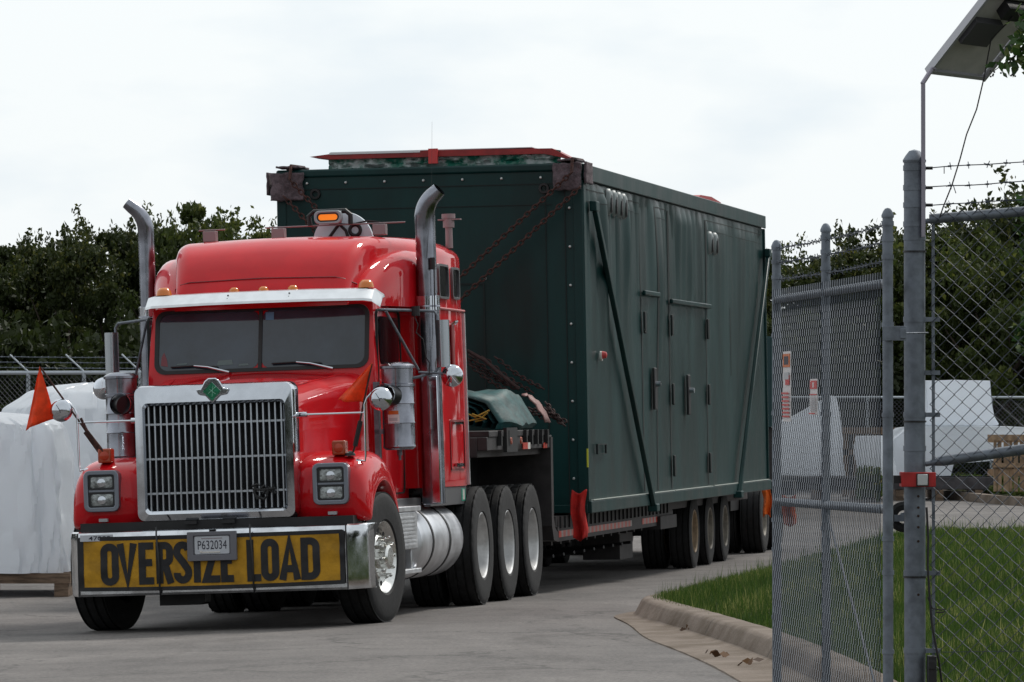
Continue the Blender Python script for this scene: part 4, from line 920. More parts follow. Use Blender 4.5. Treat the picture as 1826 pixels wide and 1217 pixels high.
q = MB(); q.grid(side, 420, 60); sp = cn.part(q, 'side_panel', greenside, fix=False, ang=80)
q = MB(); q.box((A1-.03, B0+.02, .715), (A1+.035, B1-.0, .835)); q.box((A1+.0, B0, 3.935), (A1+.022, B1, 4.09)); q.box((A1-.03, B0-.005, .84), (A1+.012, B0+.13, 3.93)); q.box((A1-.03, B1-.05, .84), (A1+.012, B1, 3.93)); cn.part(q, 'side_rail', green, bevel=.008)
q = MB()
for b0, b1 in ((8.4, 12.15), (12.35, 13.85), (13.9, 16.8), (17.0, 21.9)): q.box((A1+.005, b0, .838), (A1+.037, b1, .846))
cn.part(q, 'lower_ledge', mat('pale ledge strip', (.42, .46, .42), .5), each=True)  # pale strips along the top of the base rail
q = MB(); sx_ = A1+.006
def seamstrip(b0, b1, z0, z1):
    nb, nz2 = max(1, int((b1-b0)/.05)), max(1, int((z1-z0)/.05))
    def f(u, v):
        b = b0+(b1-b0)*u; z = z0+(z1-z0)*v
        p = side((b-B0-.12)/(B1-B0-.15), (z-.83)/(3.93-.83)); return (p[0]+.004, b, z)
    m_ = MB(); m_.grid(f, nb, nz2); cn.part(m_, 'panel_seam', seam, fix=False)
for b in (12.0, 12.95, 13.95, 16.8): seamstrip(b-.03, b+.03, .86, 3.85)
for b0, b1 in ((8.45, 11.9), (12.95, 13.9), (16.85, 19.3), (19.4, 21.9)): seamstrip(b0, b1, 3.845, 3.857); seamstrip(b0, b1, 3.735, 3.741)
seamstrip(18.88, 18.92, 2.1, 2.9)
q = MB()
for b0, b1, z in ((11.95, 13.0, 2.93), (13.9, 16.95, 2.88)): q.box((sx_, b0, z-.03), (sx_+.035, b1, z+.02))
cn.part(q, 'door_hood', green, bevel=.01)
for b in (12.0, 13.95, 16.75):
    for z in ((2.62,) if b < 13 else (2.62, 1.88, 1.11)):
        q = MB(); q.box((sx_+.002, b-.05, z-.12), (sx_+.026, b+.05, z+.11)); cn.part(q, 'hinge', seam, bevel=.01)
for b, z in ((12.6, 1.93), (15.1, 1.87)):
    q = MB(); q.box((sx_+.002, b-.08, z-.22), (sx_+.03, b+.08, z+.22)); hh = cn.part(q, 'door_latch', black, bevel=.01)
    q = MB(); q.cyl((sx_+.03, b, z+.05), (sx_+.08, b, z+.05), .03, 10); cn.part(q, 'latch_handle', chrome, parent=hh)
for b in (9.72, 10.05, 10.38, 10.68, 17.05, 17.45):
    q = MB(); z = 3.78-.01*(b-9.7) if b < 12 else 3.60; bb = b
    q.loft([[(sx_+dx, bb+.085*math.cos(t)*sc, z+.135*math.sin(t)*sc) for t in [2*math.pi*i/16 for i in range(16)]] for dx, sc in ((0, 1), (.03, .95), (.05, .7))]); vt = cn.part(q, 'vent_cowl', mat('pale vent rim', (.20, .23, .23), .4), ang=50)
    q = MB(); q.loft([[(sx_+dx, bb-.02+.05*math.cos(t)*sc, z-.02+.10*math.sin(t)*sc) for t in [2*math.pi*i/14 for i in range(14)]] for dx, sc in ((.045, 1), (.056, .8))]); cn.part(q, 'vent_mouth', black, parent=vt)
# diagonal braces
for (b0, z0), (b1, z1) in (((8.62, 3.66), (12.2, .68)), ((22.0, 3.60), (18.9, .70))):
    q = MB(); w_ = .036
    for off, wd in ((0, .05),):
        d = Vector((0, b1-b0, z1-z0)).normalized(); n_ = Vector((0, -d.z, d.y))
        vs = []
        for (b, z) in ((b0, z0), (b1, z1)):
            for xo in (A1+.035, A1+.085):
                for sgn in (-1, 1): vs.append((xo, b+n_.y*w_*sgn*1.5, z+n_.z*w_*sgn))
        q.add(vs, [(0, 1, 3, 2), (4, 6, 7, 5), (0, 4, 5, 1), (2, 3, 7, 6), (0, 2, 6, 4), (1, 5, 7, 3)])
    q.box((A1+.02, b0-.1, z0-.02), (A1+.09, b0+.1, z0+.08)); q.box((A1+.0, b1-.10, z1-.03), (A1+.10, b1+.10, z1+.05))
    cn.part(q, 'brace', green, bevel=.01)
q = MB(); q.lathe([(A1+.01, .05), (A1+.03, .05), (A1+.035, .001)], (0, 9.1, 2.24), 'x', 14, k=1); q.lathe([(A1+.03, .04), (A1+.07, .03), (A1+.08, .0001)], (0, 9.1, 2.25), 'x', 14, k=0); cn.part(q, 'red_lamp', [signr, tapew])
q = MB(); q.frame([(8.8, 1.28), (9.35, 1.28), (9.35, 1.38), (8.8, 1.38)], [(8.82, 1.285), (9.33, 1.285), (9.33, 1.37), (8.82, 1.37)], 'x', A1, A1+.02); cn.part(q, 'small_hatch', seam)
q = MB(); q.box((A1-.005, B0-.012, 1.16), (A1+.012, B0+.02, 1.34)); cn.part(q, 'yellow_tag', mat('yellow tag', (.45, .45, .02), .5))
# front face: skins, seams, bolts, door, lifting lugs
q = MB(); yf = B0-.006
for x in (-.03+1.17, 1.33): q.box((x-.004, yf-.002, .76), (x+.004, yf+.01, 3.9))
q.box((A0+.05, yf-.002, 3.90), (A1-.05, yf+.01, 3.908)); q.box((-1.18, yf-.002, 3.70), (1.2, yf+.01, 3.706))
cn.part(q, 'front_seam', seam, each=True)
q = MB(); q.box((A1-.09, B0-.014, .76), (A1, B0+.01, 4.02)); q.box((A0, B0-.014, .76), (A0+.09, B0+.01, 4.02)); q.box((A0, B0-.016, .72), (A1, B0+.01, .80)); cn.part(q, 'front_frame', green, bevel=.006)
q = MB(); q.frame([(.15, 1.0), (.53, 1.0), (.53, 2.96), (.15, 2.96)], [(.165, 1.0), (.515, 1.0), (.515, 2.945), (.165, 2.945)], 'y', B0-.012, B0+.01); cn.part(q, 'front_door', seam)
bolts = [(-1.21+.385*i, 3.965) for i in range(7)] + [(1.375, 3.965-.373*i-.3) for i in range(9)]+[(-1.40, 3.0-.5*i) for i in range(3)]+[(.54, 3.0)]
q = MB()
for x, z in bolts: q.lathe([(B0-.03, .0001), (B0-.028, .010), (B0-.02, .013), (B0-.014, .014)], (x, 0, z), 'y', 10)
cn.part(q, 'bolt', mat('bright bolt head', (.55, .58, .58), .35, metal=.6), each=True)
for x in (-1.13, 1.13):
    q = MB(); q.lathe([(B0-.006, .055), (B0-.03, .05), (B0-.03, .03), (B0-.01, .028)], (x, 0, 3.86), 'y', 16); cn.part(q, 'lifting_eye', black)

# corner pads, chains
def pad(label, base, pts, seed):
    q = MB(); (x0, z0), (x1, z1) = pts
    def f(u, v):
        x = x0+(x1-x0)*u; z = z0+(z1-z0)*v; rr = .02*nv((x*9+seed, 0, z*9), 1)
        return (x+.02*nv((z*11+seed, 1, 0), 1)*(1 if u > .5 else -1), B0-.05+.03*nv((x*7, seed, z*7), 1)-.015*math.sin(u*6), z+.025*nv((x*12, 5+seed, 0), 1))
    q.grid(f, 12, 14); 
    def g2(u, v):
        return (x0+(x1-x0)*(.15+.7*u)+.0, B0-.05+.5*v, Z1+.03+.02*nv((u*3, v*3, seed), 1))
    q.grid(g2, 8, 8)
    xe = x1+.04 if x1 > 0 else x0-.04
    q.grid(lambda u, v: (xe+.01*nv((u*4, v*4, seed), 1), B0-.04+.4*u, z0+.06+(z1-z0-.05)*v), 8, 10)
    single(q, 'corner_pad', grey_pad, label, 'pad', CO, base, group='grey felt pads on the container corners', fix=False, solid=.02)
pad('ragged grey felt pad over the left top front corner of the green container', (-1.5, 8.15, 4.0), ((-1.56, 3.80), (-1.24, 4.07)), 1)
pad('ragged grey felt pad over the right top front corner of the green container', (1.45, 8.15, 4.0), ((1.23, 3.84), (1.50, 4.10)), 7)
def chain(mbq, p0, p1, link=.075, r=.0085, sag=0):
    p0, p1 = Vector(p0), Vector(p1); D = p1-p0; n = max(1, int(D.length/(link*.72))); d = D.normalized()
    a = d.cross(Vector((0, 1, 0)))
    if a.length < .1: a = d.cross(Vector((1, 0, 0)))
    a.normalize(); b = d.cross(a).normalized()
    for i in range(n):
        t = (i+.5)/n; c = p0.lerp(p1, t)+Vector((0, 0, -sag*math.sin(math.pi*t))); s_ = a if i % 2 else b
        pts = [c+d*(math.cos(q_)*link*.5)+s_*(math.sin(q_)*link*.3) for q_ in [2*math.pi*k/8 for k in range(8)]]
        pts.append(pts[0]); mbq.tube(pts, r, 5, cap=False)
for lab, pairs, base in (('pair of rusty chains crossing down the front of the container from its right corner pad', (((1.42, 8.13, 4.0), (-.10, 7.6, 2.55)), ((1.50, 8.13, 3.86), (-.0, 7.6, 2.42))), (1.4, 8.13, 3.9)),
                         ('pair of rusty chains running down behind the cab from the left corner pad', (((-1.36, 8.13, 4.0), (.2, 7.6, 2.4)), ((-1.42, 8.13, 3.84), (.1, 7.6, 2.25))), (-1.4, 8.13, 3.9))):
    q = MB()
    for p0, p1 in pairs: chain(q, p0, p1, link=.07, r=.0078)
    q.tube([pairs[0][0], (pairs[0][0][0], 8.2, 4.14), (pairs[0][0][0], 8.8, 4.15)], .016, 6)
    single(q, 'tie_down_chain', rust, lab, 'chain', CO, base, group='tie-down chains on the container', fix=False)
q = MB(); rs = random.Random(3)
for i in range(5): 
    x = .62+.33*rs.random(); chain(q, (x-.25, 7.72+.2*rs.random(), 2.28-.05*rs.random()), (x+.22, 7.7+.2*rs.random(), 1.86+.1*rs.random()), link=.06, r=.008, sag=.03)
q.tube([(.45, 7.7, 2.3), (.62, 7.7, 2.2), (.78, 7.68, 2.06), (.95, 7.7, 1.92)], .018, 8)
single(q, 'chain_binder', mat('darker rusty chain', (.03, .011, .010), .8, var=.4, vscale=30), 'heap of rusty chain and lever binders hanging above the green tarpaulin', 'chain', CO, (.7, 7.7, 1.9), fix=False)  # darker copy of the rusty chain colour
q = MB()
for i in range(6):
    x = 1.05+.25*rs.random(); chain(q, (x-.05, 7.30+.25*rs.random(), 1.80-.1*rs.random()), (x+.17, 7.25+.2*rs.random(), 1.54+.12*rs.random()), link=.06, r=.009)
single(q, 'chain_pile', mat('darker rusty chain', (.03, .011, .010), .8, var=.4, vscale=30), 'tangle of rusty chain on the gooseneck edge right of the folded tarpaulin', 'chain', CO, (1.2, 7.3, 1.55), fix=False)
# folded tarp on the gooseneck
tp = Thing('folded_tarpaulin', 'folded green tarpaulin tied with yellow rope on the trailer gooseneck', 'tarpaulin', CO, (.7, 6.4, 1.54))
def tarpf(u, v, grow=1.0, z0=1.545):
    t = math.pi*v; x = .25+.46-( -.46*0) ; 
    prof = [(-.55, 0), (-.60, .12), (-.5, .24), (-.2, .33), (.1, .36), (.36, .33), (.48, .17), (.55, .05), (.5, 0)]
    k = v*(len(prof)-1); i = min(int(k), len(prof)-2); f = k-i; px = prof[i][0]*(1-f)+prof[i+1][0]*f; pz = prof[i][1]*(1-f)+prof[i+1][1]*f
    y = 5.5+1.6*u; e = 1-.25*(abs(2*u-1))**4
    return (.75+px*grow*e+.03*nv((px*5, y*2.5, 0), 1), y+.06*nv((px*4, y, 3), 1), z0+max(0, pz*grow*e+.05*nv((px*4, y*3.5, 7), 1)*(pz > .02)))
q = MB(); q.grid(lambda u, v: tarpf(u, v), 26, 34); tb = tp.part(q, 'tarp_cover', tarpgreen, fix=False, ang=60, solid=.01)
q = MB()
for k in range(5):
    g_ = .86-.13*k
    q.grid(lambda u, v, g_=g_, k=k: tuple(Vector(tarpf(u, v, g_, 1.55+.012*k)) + Vector((-.03*k, -.02*k, 0))), 12, 26)
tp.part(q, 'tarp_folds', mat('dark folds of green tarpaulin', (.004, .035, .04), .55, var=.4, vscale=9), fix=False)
q = MB(); q.tube([(.15, 5.45, 1.76), (.4, 5.42, 1.72), (.6, 5.38, 1.64), (.85, 5.40, 1.62), (1.0, 5.40, 1.65), (1.06, 5.40, 1.70)], .008, 6); q.tube([(.85, 5.40, 1.80), (.86, 5.39, 1.70), (.95, 5.38, 1.66), (1.08, 5.38, 1.72)], .008, 6); q.tube([(.92, 5.38, 1.69), (1.05, 5.38, 1.64), (.95, 5.37, 1.62)], .009, 6); tp.part(q, 'rope', rope)
q = MB(); q.grid(lambda u, v: (1.12+.22*u+.02*nv((u*4, v*4, 0), 1), 6.85+.3*v, 1.86-.26*u*u+.03*nv((u*5, v*3, 4), 1)), 10, 8); tp.part(q, 'pale_liner', tarplight, fix=False, solid=.01)
# cloth flags
def cloth(name, label, F, base, x0, x1, zt, zb, y, m, seed, group):
    q = MB(); q.grid(lambda u, v: (x0+(x1-x0)*u*(1-.12*v)+.05*v*(x1-x0)*2+.012*math.sin(v*7+seed), y-.03*math.sin(u*8+seed)*(.4+v)+.02*nv((u*5, v*4, seed), 1), zt+(zb-zt)*v+.02*math.sin(u*6+seed)), 14, 22)
    single(q, name, m, label, 'flag', F, base, group=group, fix=False, solid=.004)
cloth('cloth_flag', 'red cloth flag hanging off the lower front corner of the green container', CO, (1.42, 8.1, .9), 1.37, 1.515, .93, .47, 8.08, red_cloth, 2, 'corner flags on the load')
cloth('cloth_flag', 'orange cloth flag hanging above the rear booster wheel', CO, (1.3, 22.3, .7), 1.36, 1.47, .73, .38, 22.6, mat('orange cloth', (.75, .13, .01), .8), 5, 'corner flags on the load')
cloth('cloth_flag', 'orange-red cloth hung at the back of the booster behind the gate mesh', CO, (1.4, 25, .5), 1.28, 1.47, .58, .20, 25.12, mat('faded orange cloth', (.50, .085, .02), .8), 8, 'corner flags on the load')
# roof load
rl = Thing('roof_bundle', 'red-edged flat sheets over crumpled green tarp lying on the container roof', 'bundle', CO, (.1, 9.3, 4.11))
def slab(u, v, z, w0=-1.17, w1=1.25): return (w0+(w1-w0)*u, 8.35+1.9*v, z+.02*math.sin(u*3)-.04*v*0)
q = MB(); q.loft([[(-1.20, y, 4.228), (-1.0, y, 4.198), (1.12, y, 4.200), (1.36, y, 4.145), (1.37, y, 4.16), (1.20, y, 4.25), (0, y, 4.262), (-1.0, y, 4.25)] for y in (8.32, 8.75)]); rp_ = rl.part(q, 'sheet', mat('red sheet edge', (.24, .014, .014), .5, var=.2, vscale=5))
q = MB(); q.box((-1.0, 8.31, 4.243), (-.1, 8.36, 4.262)); q.box((-1.0, 8.36, 4.263), (1.0, 8.7, 4.27)); rl.part(q, 'sheet_top', roofw)
q = MB(); q.box((-.01, 8.27, 4.13), (.08, 8.315, 4.275)); rl.part(q, 'strap', signr)
q = MB(); q.grid(lambda u, v: (-1.02+2.3*u, 8.36+.05*nv((u*30, v*4, 0), 1), 4.09+.14*v+.015*nv((u*26, v*5, 2), 1)), 90, 8, 0); rl.part(q, 'crumpled_tarp', mat('crumpled pale green tarp', (.01, .10, .07), .35, col2=(.30, .34, .34), vscale=7, ramp=(.45, .6)), fix=False)
single(MB().prism([(16.9, 4.115), (17.1, 4.15), (18.0, 4.165), (18.8, 4.13), (18.8, 4.115)], 'x', 1.0, 1.42), 'roof_sheet', mat('red roof sheet', (.36, .02, .02), .5), 'small red sheet lying far back on the container roof', 'sheet', CO, (1.2, 18, 4.12))

# ------------------------------------------------------------------ fence and gate at right
def W(x, y, Z):   # place by distance
    return Vector(((x-913)/9000*Z, Z, 1.8+(720-y)/9000*Z))
def post(mbq, X, Y, z0, z1, r, n=20, cap=True):
    mbq.lathe([(z0, r), (z1-.03, r), (z1-.03, r+.004), (z1-.02, r+.005), (z1, r*.85), (z1+r*.45, r*.5), (z1+r*.6, .0001)], (X, Y, 0), 'z', n)
def chainlink(mbq, P0, d, length, z0, z1, pitch=.072, r=.0021, top_flare=True, nrm=None, n=4, zshift=0):
    """woven diamonds along direction d from P0"""
    d = Vector(d).normalized(); nrm = Vector((d.y, -d.x, 0)); k = int(length/(pitch/2)); m = int((z1-z0)/(pitch/2))
    for i in range(k):
        pts = []
        for j in range(m+1):
            s_ = (i + (j+i) % 2)*(pitch/2)-pitch/4*0
            z = z0+j*pitch/2
            off = .004*(1 if (j % 2) else -1)
            pts.append(P0+d*(s_)+nrm*off+Vector((0, 0, z+zshift*s_)))
        if i % 2 == 0 or True:
            mbq.tube(pts, r, n, cap=False)
def weave(mbq, P0, d, length, z0, z1, pitch=.072, r=.0021, zshift=0, n=4):
    d = Vector(d).normalized(); nrm = Vector((d.y, -d.x, 0)); k = int(length/pitch)
    hp = pitch/2; m = int((z1-z0)/hp)
    for i in range(k*1):
        pts = []
        for j in range(m+1):
            s_ = i*pitch+(hp*1.04 if j % 2 else -hp*.04)+ (0); o = .0035 if j % 2 else -.0035
            pts.append(P0+d*s_+nrm*o+Vector((0, 0, z0+j*hp+zshift*s_)))
        mbq.tube(pts, r, n, cap=False)
        pts = []
        for j in range(m+1):
            s_ = i*pitch+hp+(-hp*.0 if 0 else 0)+(hp*1.04 if not j % 2 else -hp*.04)-hp+0; 
    return
def chainlink2(mbq, P0, d, length, z0, z1, pitch=.072, r=.0021, zshift=0, n=4):
    d = Vector(d).normalized(); nrm = Vector((d.y, -d.x, 0)); hp = pitch/2; k = int(length/hp); m = int((z1-z0)/hp)
    for i in range(k):       # each wire zigzags between column i and i+1, neighbours mirror it
        pts = []
        for j in range(m+1):
            right = (j+i) % 2; s_ = (i+right)*hp+(.0015 if right else -.0015); o = .0035 if right else -.0035
            pts.append(P0+d*s_+nrm*o+Vector((0, 0, z0+j*hp+zshift*s_)))
        mbq.tube(pts, r, n, cap=False)
def barbed(mbq, p0, p1, r=.0025, step=.10, seed=0, sag=.01):
    p0, p1 = Vector(p0), Vector(p1); D = p1-p0; n = max(2, int(D.length/step)); rs = random.Random(seed)
    pts = [p0.lerp(p1, i/n)+Vector((0, 0, -sag*math.sin(math.pi*i/n)+.004*(rs.random()-.5))) for i in range(n+1)]
    mbq.tube(pts, r, 5, cap=False)
    for p in pts[1:-1]:
        a = rs.random()*3.14; v = Vector((math.cos(a)*.5, .4*math.sin(a), math.sin(a))).normalized()*.017; d = D.normalized()*.004
        mbq.tube([p-v, p+v], r*.8, 4); v2 = Vector((-v.z, v.y, v.x)); mbq.tube([p-v2+d, p+v2+d], r*.8, 4); mbq.tube([p-d*2, p+d*2], r*1.8, 5)

GZ = 22.7
GP = W(1631, 720, GZ)
gp = Thing('gate_post', 'thick galvanised gate post with domed cap and red latch', 'post', base=(GP.x, GZ, .3))
q = MB(); post(q, GP.x, GZ, .15, 2.915, .048, 32); pm = gp.part(q, 'post_tube', galv)
q = MB()
for y in (300, 335, 366, 400, 424, 570, 740-.0, 800, 1022, 1160):
    z = 1.8+(720-y)/9000*GZ; q.lathe([(z-.012, .048), (z-.012, .0515), (z+.012, .0515), (z+.012, .048)], (GP.x, GZ, 0), 'z', 28)
gp.part(q, 'tension_band', galv, each=True)
q = MB()
for y in (449, 752, 1029): z = 1.8+(720-y)/9000*GZ; q.lathe([(z-.004, .053), (z+.004, .053), (z+.004, .049)], (GP.x, GZ, 0), 'z', 24)
gp.part(q, 'cable_tie', blackp, each=True)
q = MB()
for y in (885, 905, 920, 965, 1060, 940): z = 1.8+(720-y)/9000*GZ; q.lathe([(-.0495, .0001), (-.0490, .006), (-.047, .006)], (GP.x+.012, GZ, z), 'y', 10)
gp.part(q, 'bolt_hole', mat('rusty hole', (.03, .015, .01), .9), each=True)
# latch
lt = Thing('gate_latch', 'red painted latch box with a silver square on the thick gate post', 'latch', base=(GP.x, GZ-.07, 1.48))
zl0, zl1 = 1.8-(868-720)/9000*GZ, 1.8-(842-720)/9000*GZ
q = MB(); q.box((W(1605, 0, GZ).x, GZ-.085, zl0), (W(1666, 0, GZ).x, GZ-.055, zl1)); q.box((W(1605, 0, GZ).x, GZ-.055, zl0), (W(1612, 0, GZ).x, GZ+.05, zl1)); lt.part(q, 'latch_plate', lockred, bevel=.003)
q = MB(); q.box((W(1633, 0, GZ).x, GZ-.10, zl0+.007), (W(1651, 0, GZ).x, GZ-.086, zl1-.009)); lt.part(q, 'lock_face', mat('silver square', (.5, .52, .52), .4, metal=.3), bevel=.003)
q = MB(); q.box((W(1631, 0, GZ).x, GZ-.092, zl0+.003), (W(1653, 0, GZ).x, GZ-.0855, zl1-.006)); q.box((W(1592, 0, GZ).x, GZ-.05, zl0+.015), (W(1606, 0, GZ).x, GZ-.02, zl1-.015)); lt.part(q, 'latch_backing', black)  # black plate round the silver square, with a stub beside it
# right fence panel
FN = Thing('chain_link_fence', 'grey chain-link fence right of the thick gate post', 'fence', base=(2.0, GZ, .6))
sl0 = .075
xb = W(1664, 0, GZ).x
q = MB(); q.box((xb-.007, GZ-.012, .35), (xb+.007, GZ-.006, 1.8+(720-400)/9000*GZ)); FN.part(q, 'tension_bar', galv)
q = MB(); q.tube([W(1650, 395, GZ), W(1662, 394, GZ)], .012, 10); q.tube([W(1658, 391, GZ), W(1830, 377, GZ), W(2300, 339, GZ)], .0225, 16); FN.part(q, 'top_rail', galv)
q = MB(); q.tube([W(1650, 828, GZ), W(1662, 826, GZ)], .012, 10); q.tube([W(1660, 826, GZ), W(1680, 822, GZ)], [.014, .023], 16); q.tube([W(1680, 822, GZ), W(1830, 801, GZ), W(2300, 735, GZ)], .024, 16); FN.part(q, 'brace_rail', galv)
q = MB(); chainlink2(q, Vector((xb-.015, GZ-.022, 0)), (1, 0, 0), 1.55, .50, 2.66, zshift=sl0, r=.0024); FN.part(q, 'mesh', galvd, fix=False)
q = MB()
for y in (570, 740, 1022, 1160, 665): z = 1.8+(720-y)/9000*GZ; q.box((GP.x+.045, GZ-.02, z-.01), (xb+.03, GZ-.014, z+.01))
FN.part(q, 'clip', galv, each=True)
q = MB()
for y in (300, 335, 366): 
    p = W(1650, y, GZ); q.cyl(p, p+Vector((.034, 0, 0)), .0075, 10)
FN.part(q, 'wire_arm', black, each=True)
q = MB()
for y, k in ((299, 1), (334, 2), (366, 3)): barbed(q, W(1660, y, GZ), W(2300, y-50, GZ), seed=k, step=.085)
q.tube([W(1684, 297, GZ), W(1684, 310, GZ)], .002, 4); q.tube([W(1700, 330, GZ), W(1705, 345, GZ)], .002, 4)
q.tube([W(1680, 1163, GZ), W(1750, 1162, GZ), W(1900, 1160, GZ)], .0018, 5, cap=False)
FN.part(q, 'barbed_wire', galvd, fix=False)
pX = W(2300, 0, GZ).x; q = MB(); post(q, pX, GZ, .2, 2.95, .038, 24); FN.part(q, 'end_post', galv)
# black cable and box at the foot
q = MB(); q.tube([W(1652, 905, GZ-.06), W(1655, 960, GZ-.06), W(1654, 1010, GZ-.06), W(1657, 1060, GZ-.06), W(1661, 1110, GZ-.06), W(1668, 1150, GZ-.06), W(1674, 1180, GZ-.06), W(1679, 1217, GZ-.06), W(1680, 1300, GZ-.06)], .005, 8)
q.tube([W(1654, 1065, GZ-.06), W(1662, 1085, GZ-.06), W(1678, 1088, GZ-.07), W(1686, 1086, GZ-.07), W(1682, 1092, GZ-.07), W(1668, 1092, GZ-.07)], .0035, 6)
single(q, 'black_cable', hosem, 'black cable running down beside the gate post foot', 'cable', base=tuple(W(1660, 1100, GZ)))
q = MB(); a_, b_ = W(1651, 1168, GZ), W(1661, 1300, GZ); q.box((a_.x, GZ-.10, b_.z), (b_.x+.014, GZ-.03, a_.z)); q.box((a_.x+.003, GZ-.105, a_.z-.06), (b_.x+.008, GZ-.10, a_.z-.02)); single(q, 'control_box', blackp, 'small black box fixed low behind the gate post', 'box', base=(a_.x, GZ-.06, b_.z), bevel=.004)

# gate leaf, swung open
H0, H1 = Vector((1.668, 22.4, 0)), Vector((1.363, 26.0, 0)); gd = (H1-H0).normalized()
gl = Thing('gate_leaf', 'open chain-link gate leaf with three posts and barbed wire on top', 'gate', base=(1.668, 22.4, .3))
def G(t, z): p = H0.lerp(H1, t); return Vector((p.x, p.y, z))
for t, zt, r in ((0, 2.655, .0235), (.52, 2.655, .022), (1, 2.63, .023)):
    q = MB(); p = G(t, 0); post(q, p.x, p.y, .22, zt, r, 20)
    for z in ((2.45, 2.53, 2.60, 1.2, 1.75, 2.15, 1.05, .7)): q.lathe([(z-.01, r), (z-.01, r+.004), (z+.01, r+.004), (z+.01, r)], (p.x, p.y, 0), 'z', 18)
    gl.part(q, 'gate_post_tube', galv)
for z0, z1, r, nm in ((2.335, 2.335, .021, 'top_rail'), (1.33, 1.295, .021, 'middle_rail'), (.32, .30, .02, 'bottom_rail')):
    q = MB(); q.tube([G(0, z0), G(1, z1)], r, 16); gl.part(q, nm, galv)
q = MB(); chainlink2(q, H0+gd*.04+Vector((-.024, 0, 0)), gd, (H1-H0).length-.06, .26, 2.385, r=.0016); gl.part(q, 'mesh', mat('gate wire', (.075, .088, .11), .42, metal=.45), fix=False)
q = MB()
for z, k in ((2.595, 1), (2.52, 2), (2.435, 3)): barbed(q, G(0, z), G(1, z+.005), seed=20+k, step=.11)
gl.part(q, 'barbed_wire', galvd, fix=False)
q = MB(); q.tube([G(0, .35), G(.52, 1.29)], .006, 6); gl.part(q, 'truss_rod', galvd)
q = MB(); p = G(0, 0); z0, z1 = 1.8+(720-608)/402, 1.8+(720-582)/402
q.box((p.x-.026, p.y-.04, z0), (W(1612, 0, 22.5).x, p.y-.034, z1)); q.tube([W(1600, 595, 22.45), W(1655, 594, 22.6)], .004, 8); q.box((W(1604, 0, 22.4).x, p.y-.05, z0+.01), (W(1614, 0, 22.4).x, p.y+.02, z1-.01)); gl.part(q, 'hinge_bracket', galv, bevel=.003)
# roller wheel between leaf and post
rw = Thing('roller_stop', 'black rubber gate roller behind the thick gate post', 'roller', base=(W(1606, 0, 22.9).x, 22.95, 1.3))
c = W(1611, 922, 22.95); q = MB(); q.lathe([(-.025, .03), (-.03, .055), (-.02, .07), (.02, .07), (.03, .055), (.025, .03)], tuple(c), 'y', 28); rw.part(q, 'rubber_tyre', rubber)
q = MB(); q.cyl(c+Vector((0, -.04, 0)), c+Vector((0, .03, 0)), .02, 12); q.box((c.x-.045, c.y-.05, c.z-.02), (c.x+.0, c.y-.03, c.z+.01)); rw.part(q, 'hub', galv)
# signs on the gate
def gsign(label, t0, t1, z0, z1, bands, name='warning_sign'):
    t = Thing(name, label, 'sign', base=tuple(G((t0+t1)/2, (z0+z1)/2)), group='signs wired to the gate leaf')
    nrm = Vector((-gd.y, gd.x, 0)); nrm = nrm if nrm.x < 0 else -nrm
    def quad(mbx, a0, a1, b0, b1, o, k):
        vs = []
        for o_ in (o-.002, o):
            for (u, v) in ((a0, b0), (a1, b0), (a1, b1), (a0, b1)):
                vs.append(G(t0+(t1-t0)*u, z0+(z1-z0)*v)+nrm*o_)
        mbx.add(vs, [(0, 3, 2, 1), (4, 5, 6, 7), (0, 1, 5, 4), (1, 2, 6, 5), (2, 3, 7, 6), (3, 0, 4, 7)], k)
    q = MB(); quad(q, 0, 1, 0, 1, .034, 0); t.part(q, 'sign_board', [signw])
    q = MB()
    for i, (a0, a1, b0, b1, k) in enumerate(bands): quad(q, a0, a1, b0, b1, .037+.0008*i, k)
    t.part(q, 'sign_print', [signo, signr, gaugem, ink, signw])
def tz(x): return (1583-x)/(1583-1385)
def tt(x):  # parameter along the leaf seen at pixel column x
    u = (x-913)/9000; return (u*H0.y-H0.x)/((H1.x-H0.x)-u*(H1.y-H0.y))
zz = lambda x, y: 1.8+(720-y)/9000*G(tt(x), 0).y
gsign('tall white warning sign with an orange header on the left of the gate leaf', tt(1422), tt(1408), zz(1415, 752), zz(1415, 627), [(0.06, .94, .775, .965, 0), (.22, .78, .81, .93, 3), (.1, .6, .52, .66, 1), (.15, .75, .60, .70, 2)]+[(.08, .92, .06+.055*i, .085+.055*i, 1) for i in range(7)])
gsign('smaller white sign with a red header beside the gate middle post', tt(1470), tt(1457), zz(1463, 740), zz(1463, 676), [(0.04, .96, .72, .95, 1), (.42, .58, .76, .90, 4), (.05, .95, .55, .58, 1)]+[(.1, .9, .10+.06*i, .13+.06*i, 2) for i in range(7)]+[(.1, .9, .02, .05, 1)], name='notice_sign')

# solar panel on a bracket
sp_ = Thing('solar_panel', 'small solar panel tilted on a thin steel upright above the gate post', 'solar panel', base=(GP.x+.03, GZ, 2.6))
BL = W(1660, 128, GZ); ex = Vector((100, 70, -7))/396; ey = Vector((96, -120, 128))/396
BLc = BL; nn = ex.cross(ey).normalized(); nn = nn if nn.z > 0 else -nn
def SP(u, v, o): return BLc+ex*u+ey*v+nn*o
q = MB(); q.add([SP(u, v, o) for o in (.012, .02) for u, v in ((.02, .02), (.98, .02), (.98, .98), (.02, .98))], [(0, 1, 2, 3), (4, 7, 6, 5), (0, 4, 5, 1), (1, 5, 6, 2), (2, 6, 7, 3), (3, 7, 4, 0)]); sp_.part(q, 'panel_sheet', panelback)
q = MB(); q.add([SP(u, v, .0205) for u, v in ((.03, .03), (.97, .03), (.97, .97), (.03, .97))], [(0, 1, 2, 3)]); sp_.part(q, 'solar_cells', solar)
q = MB()
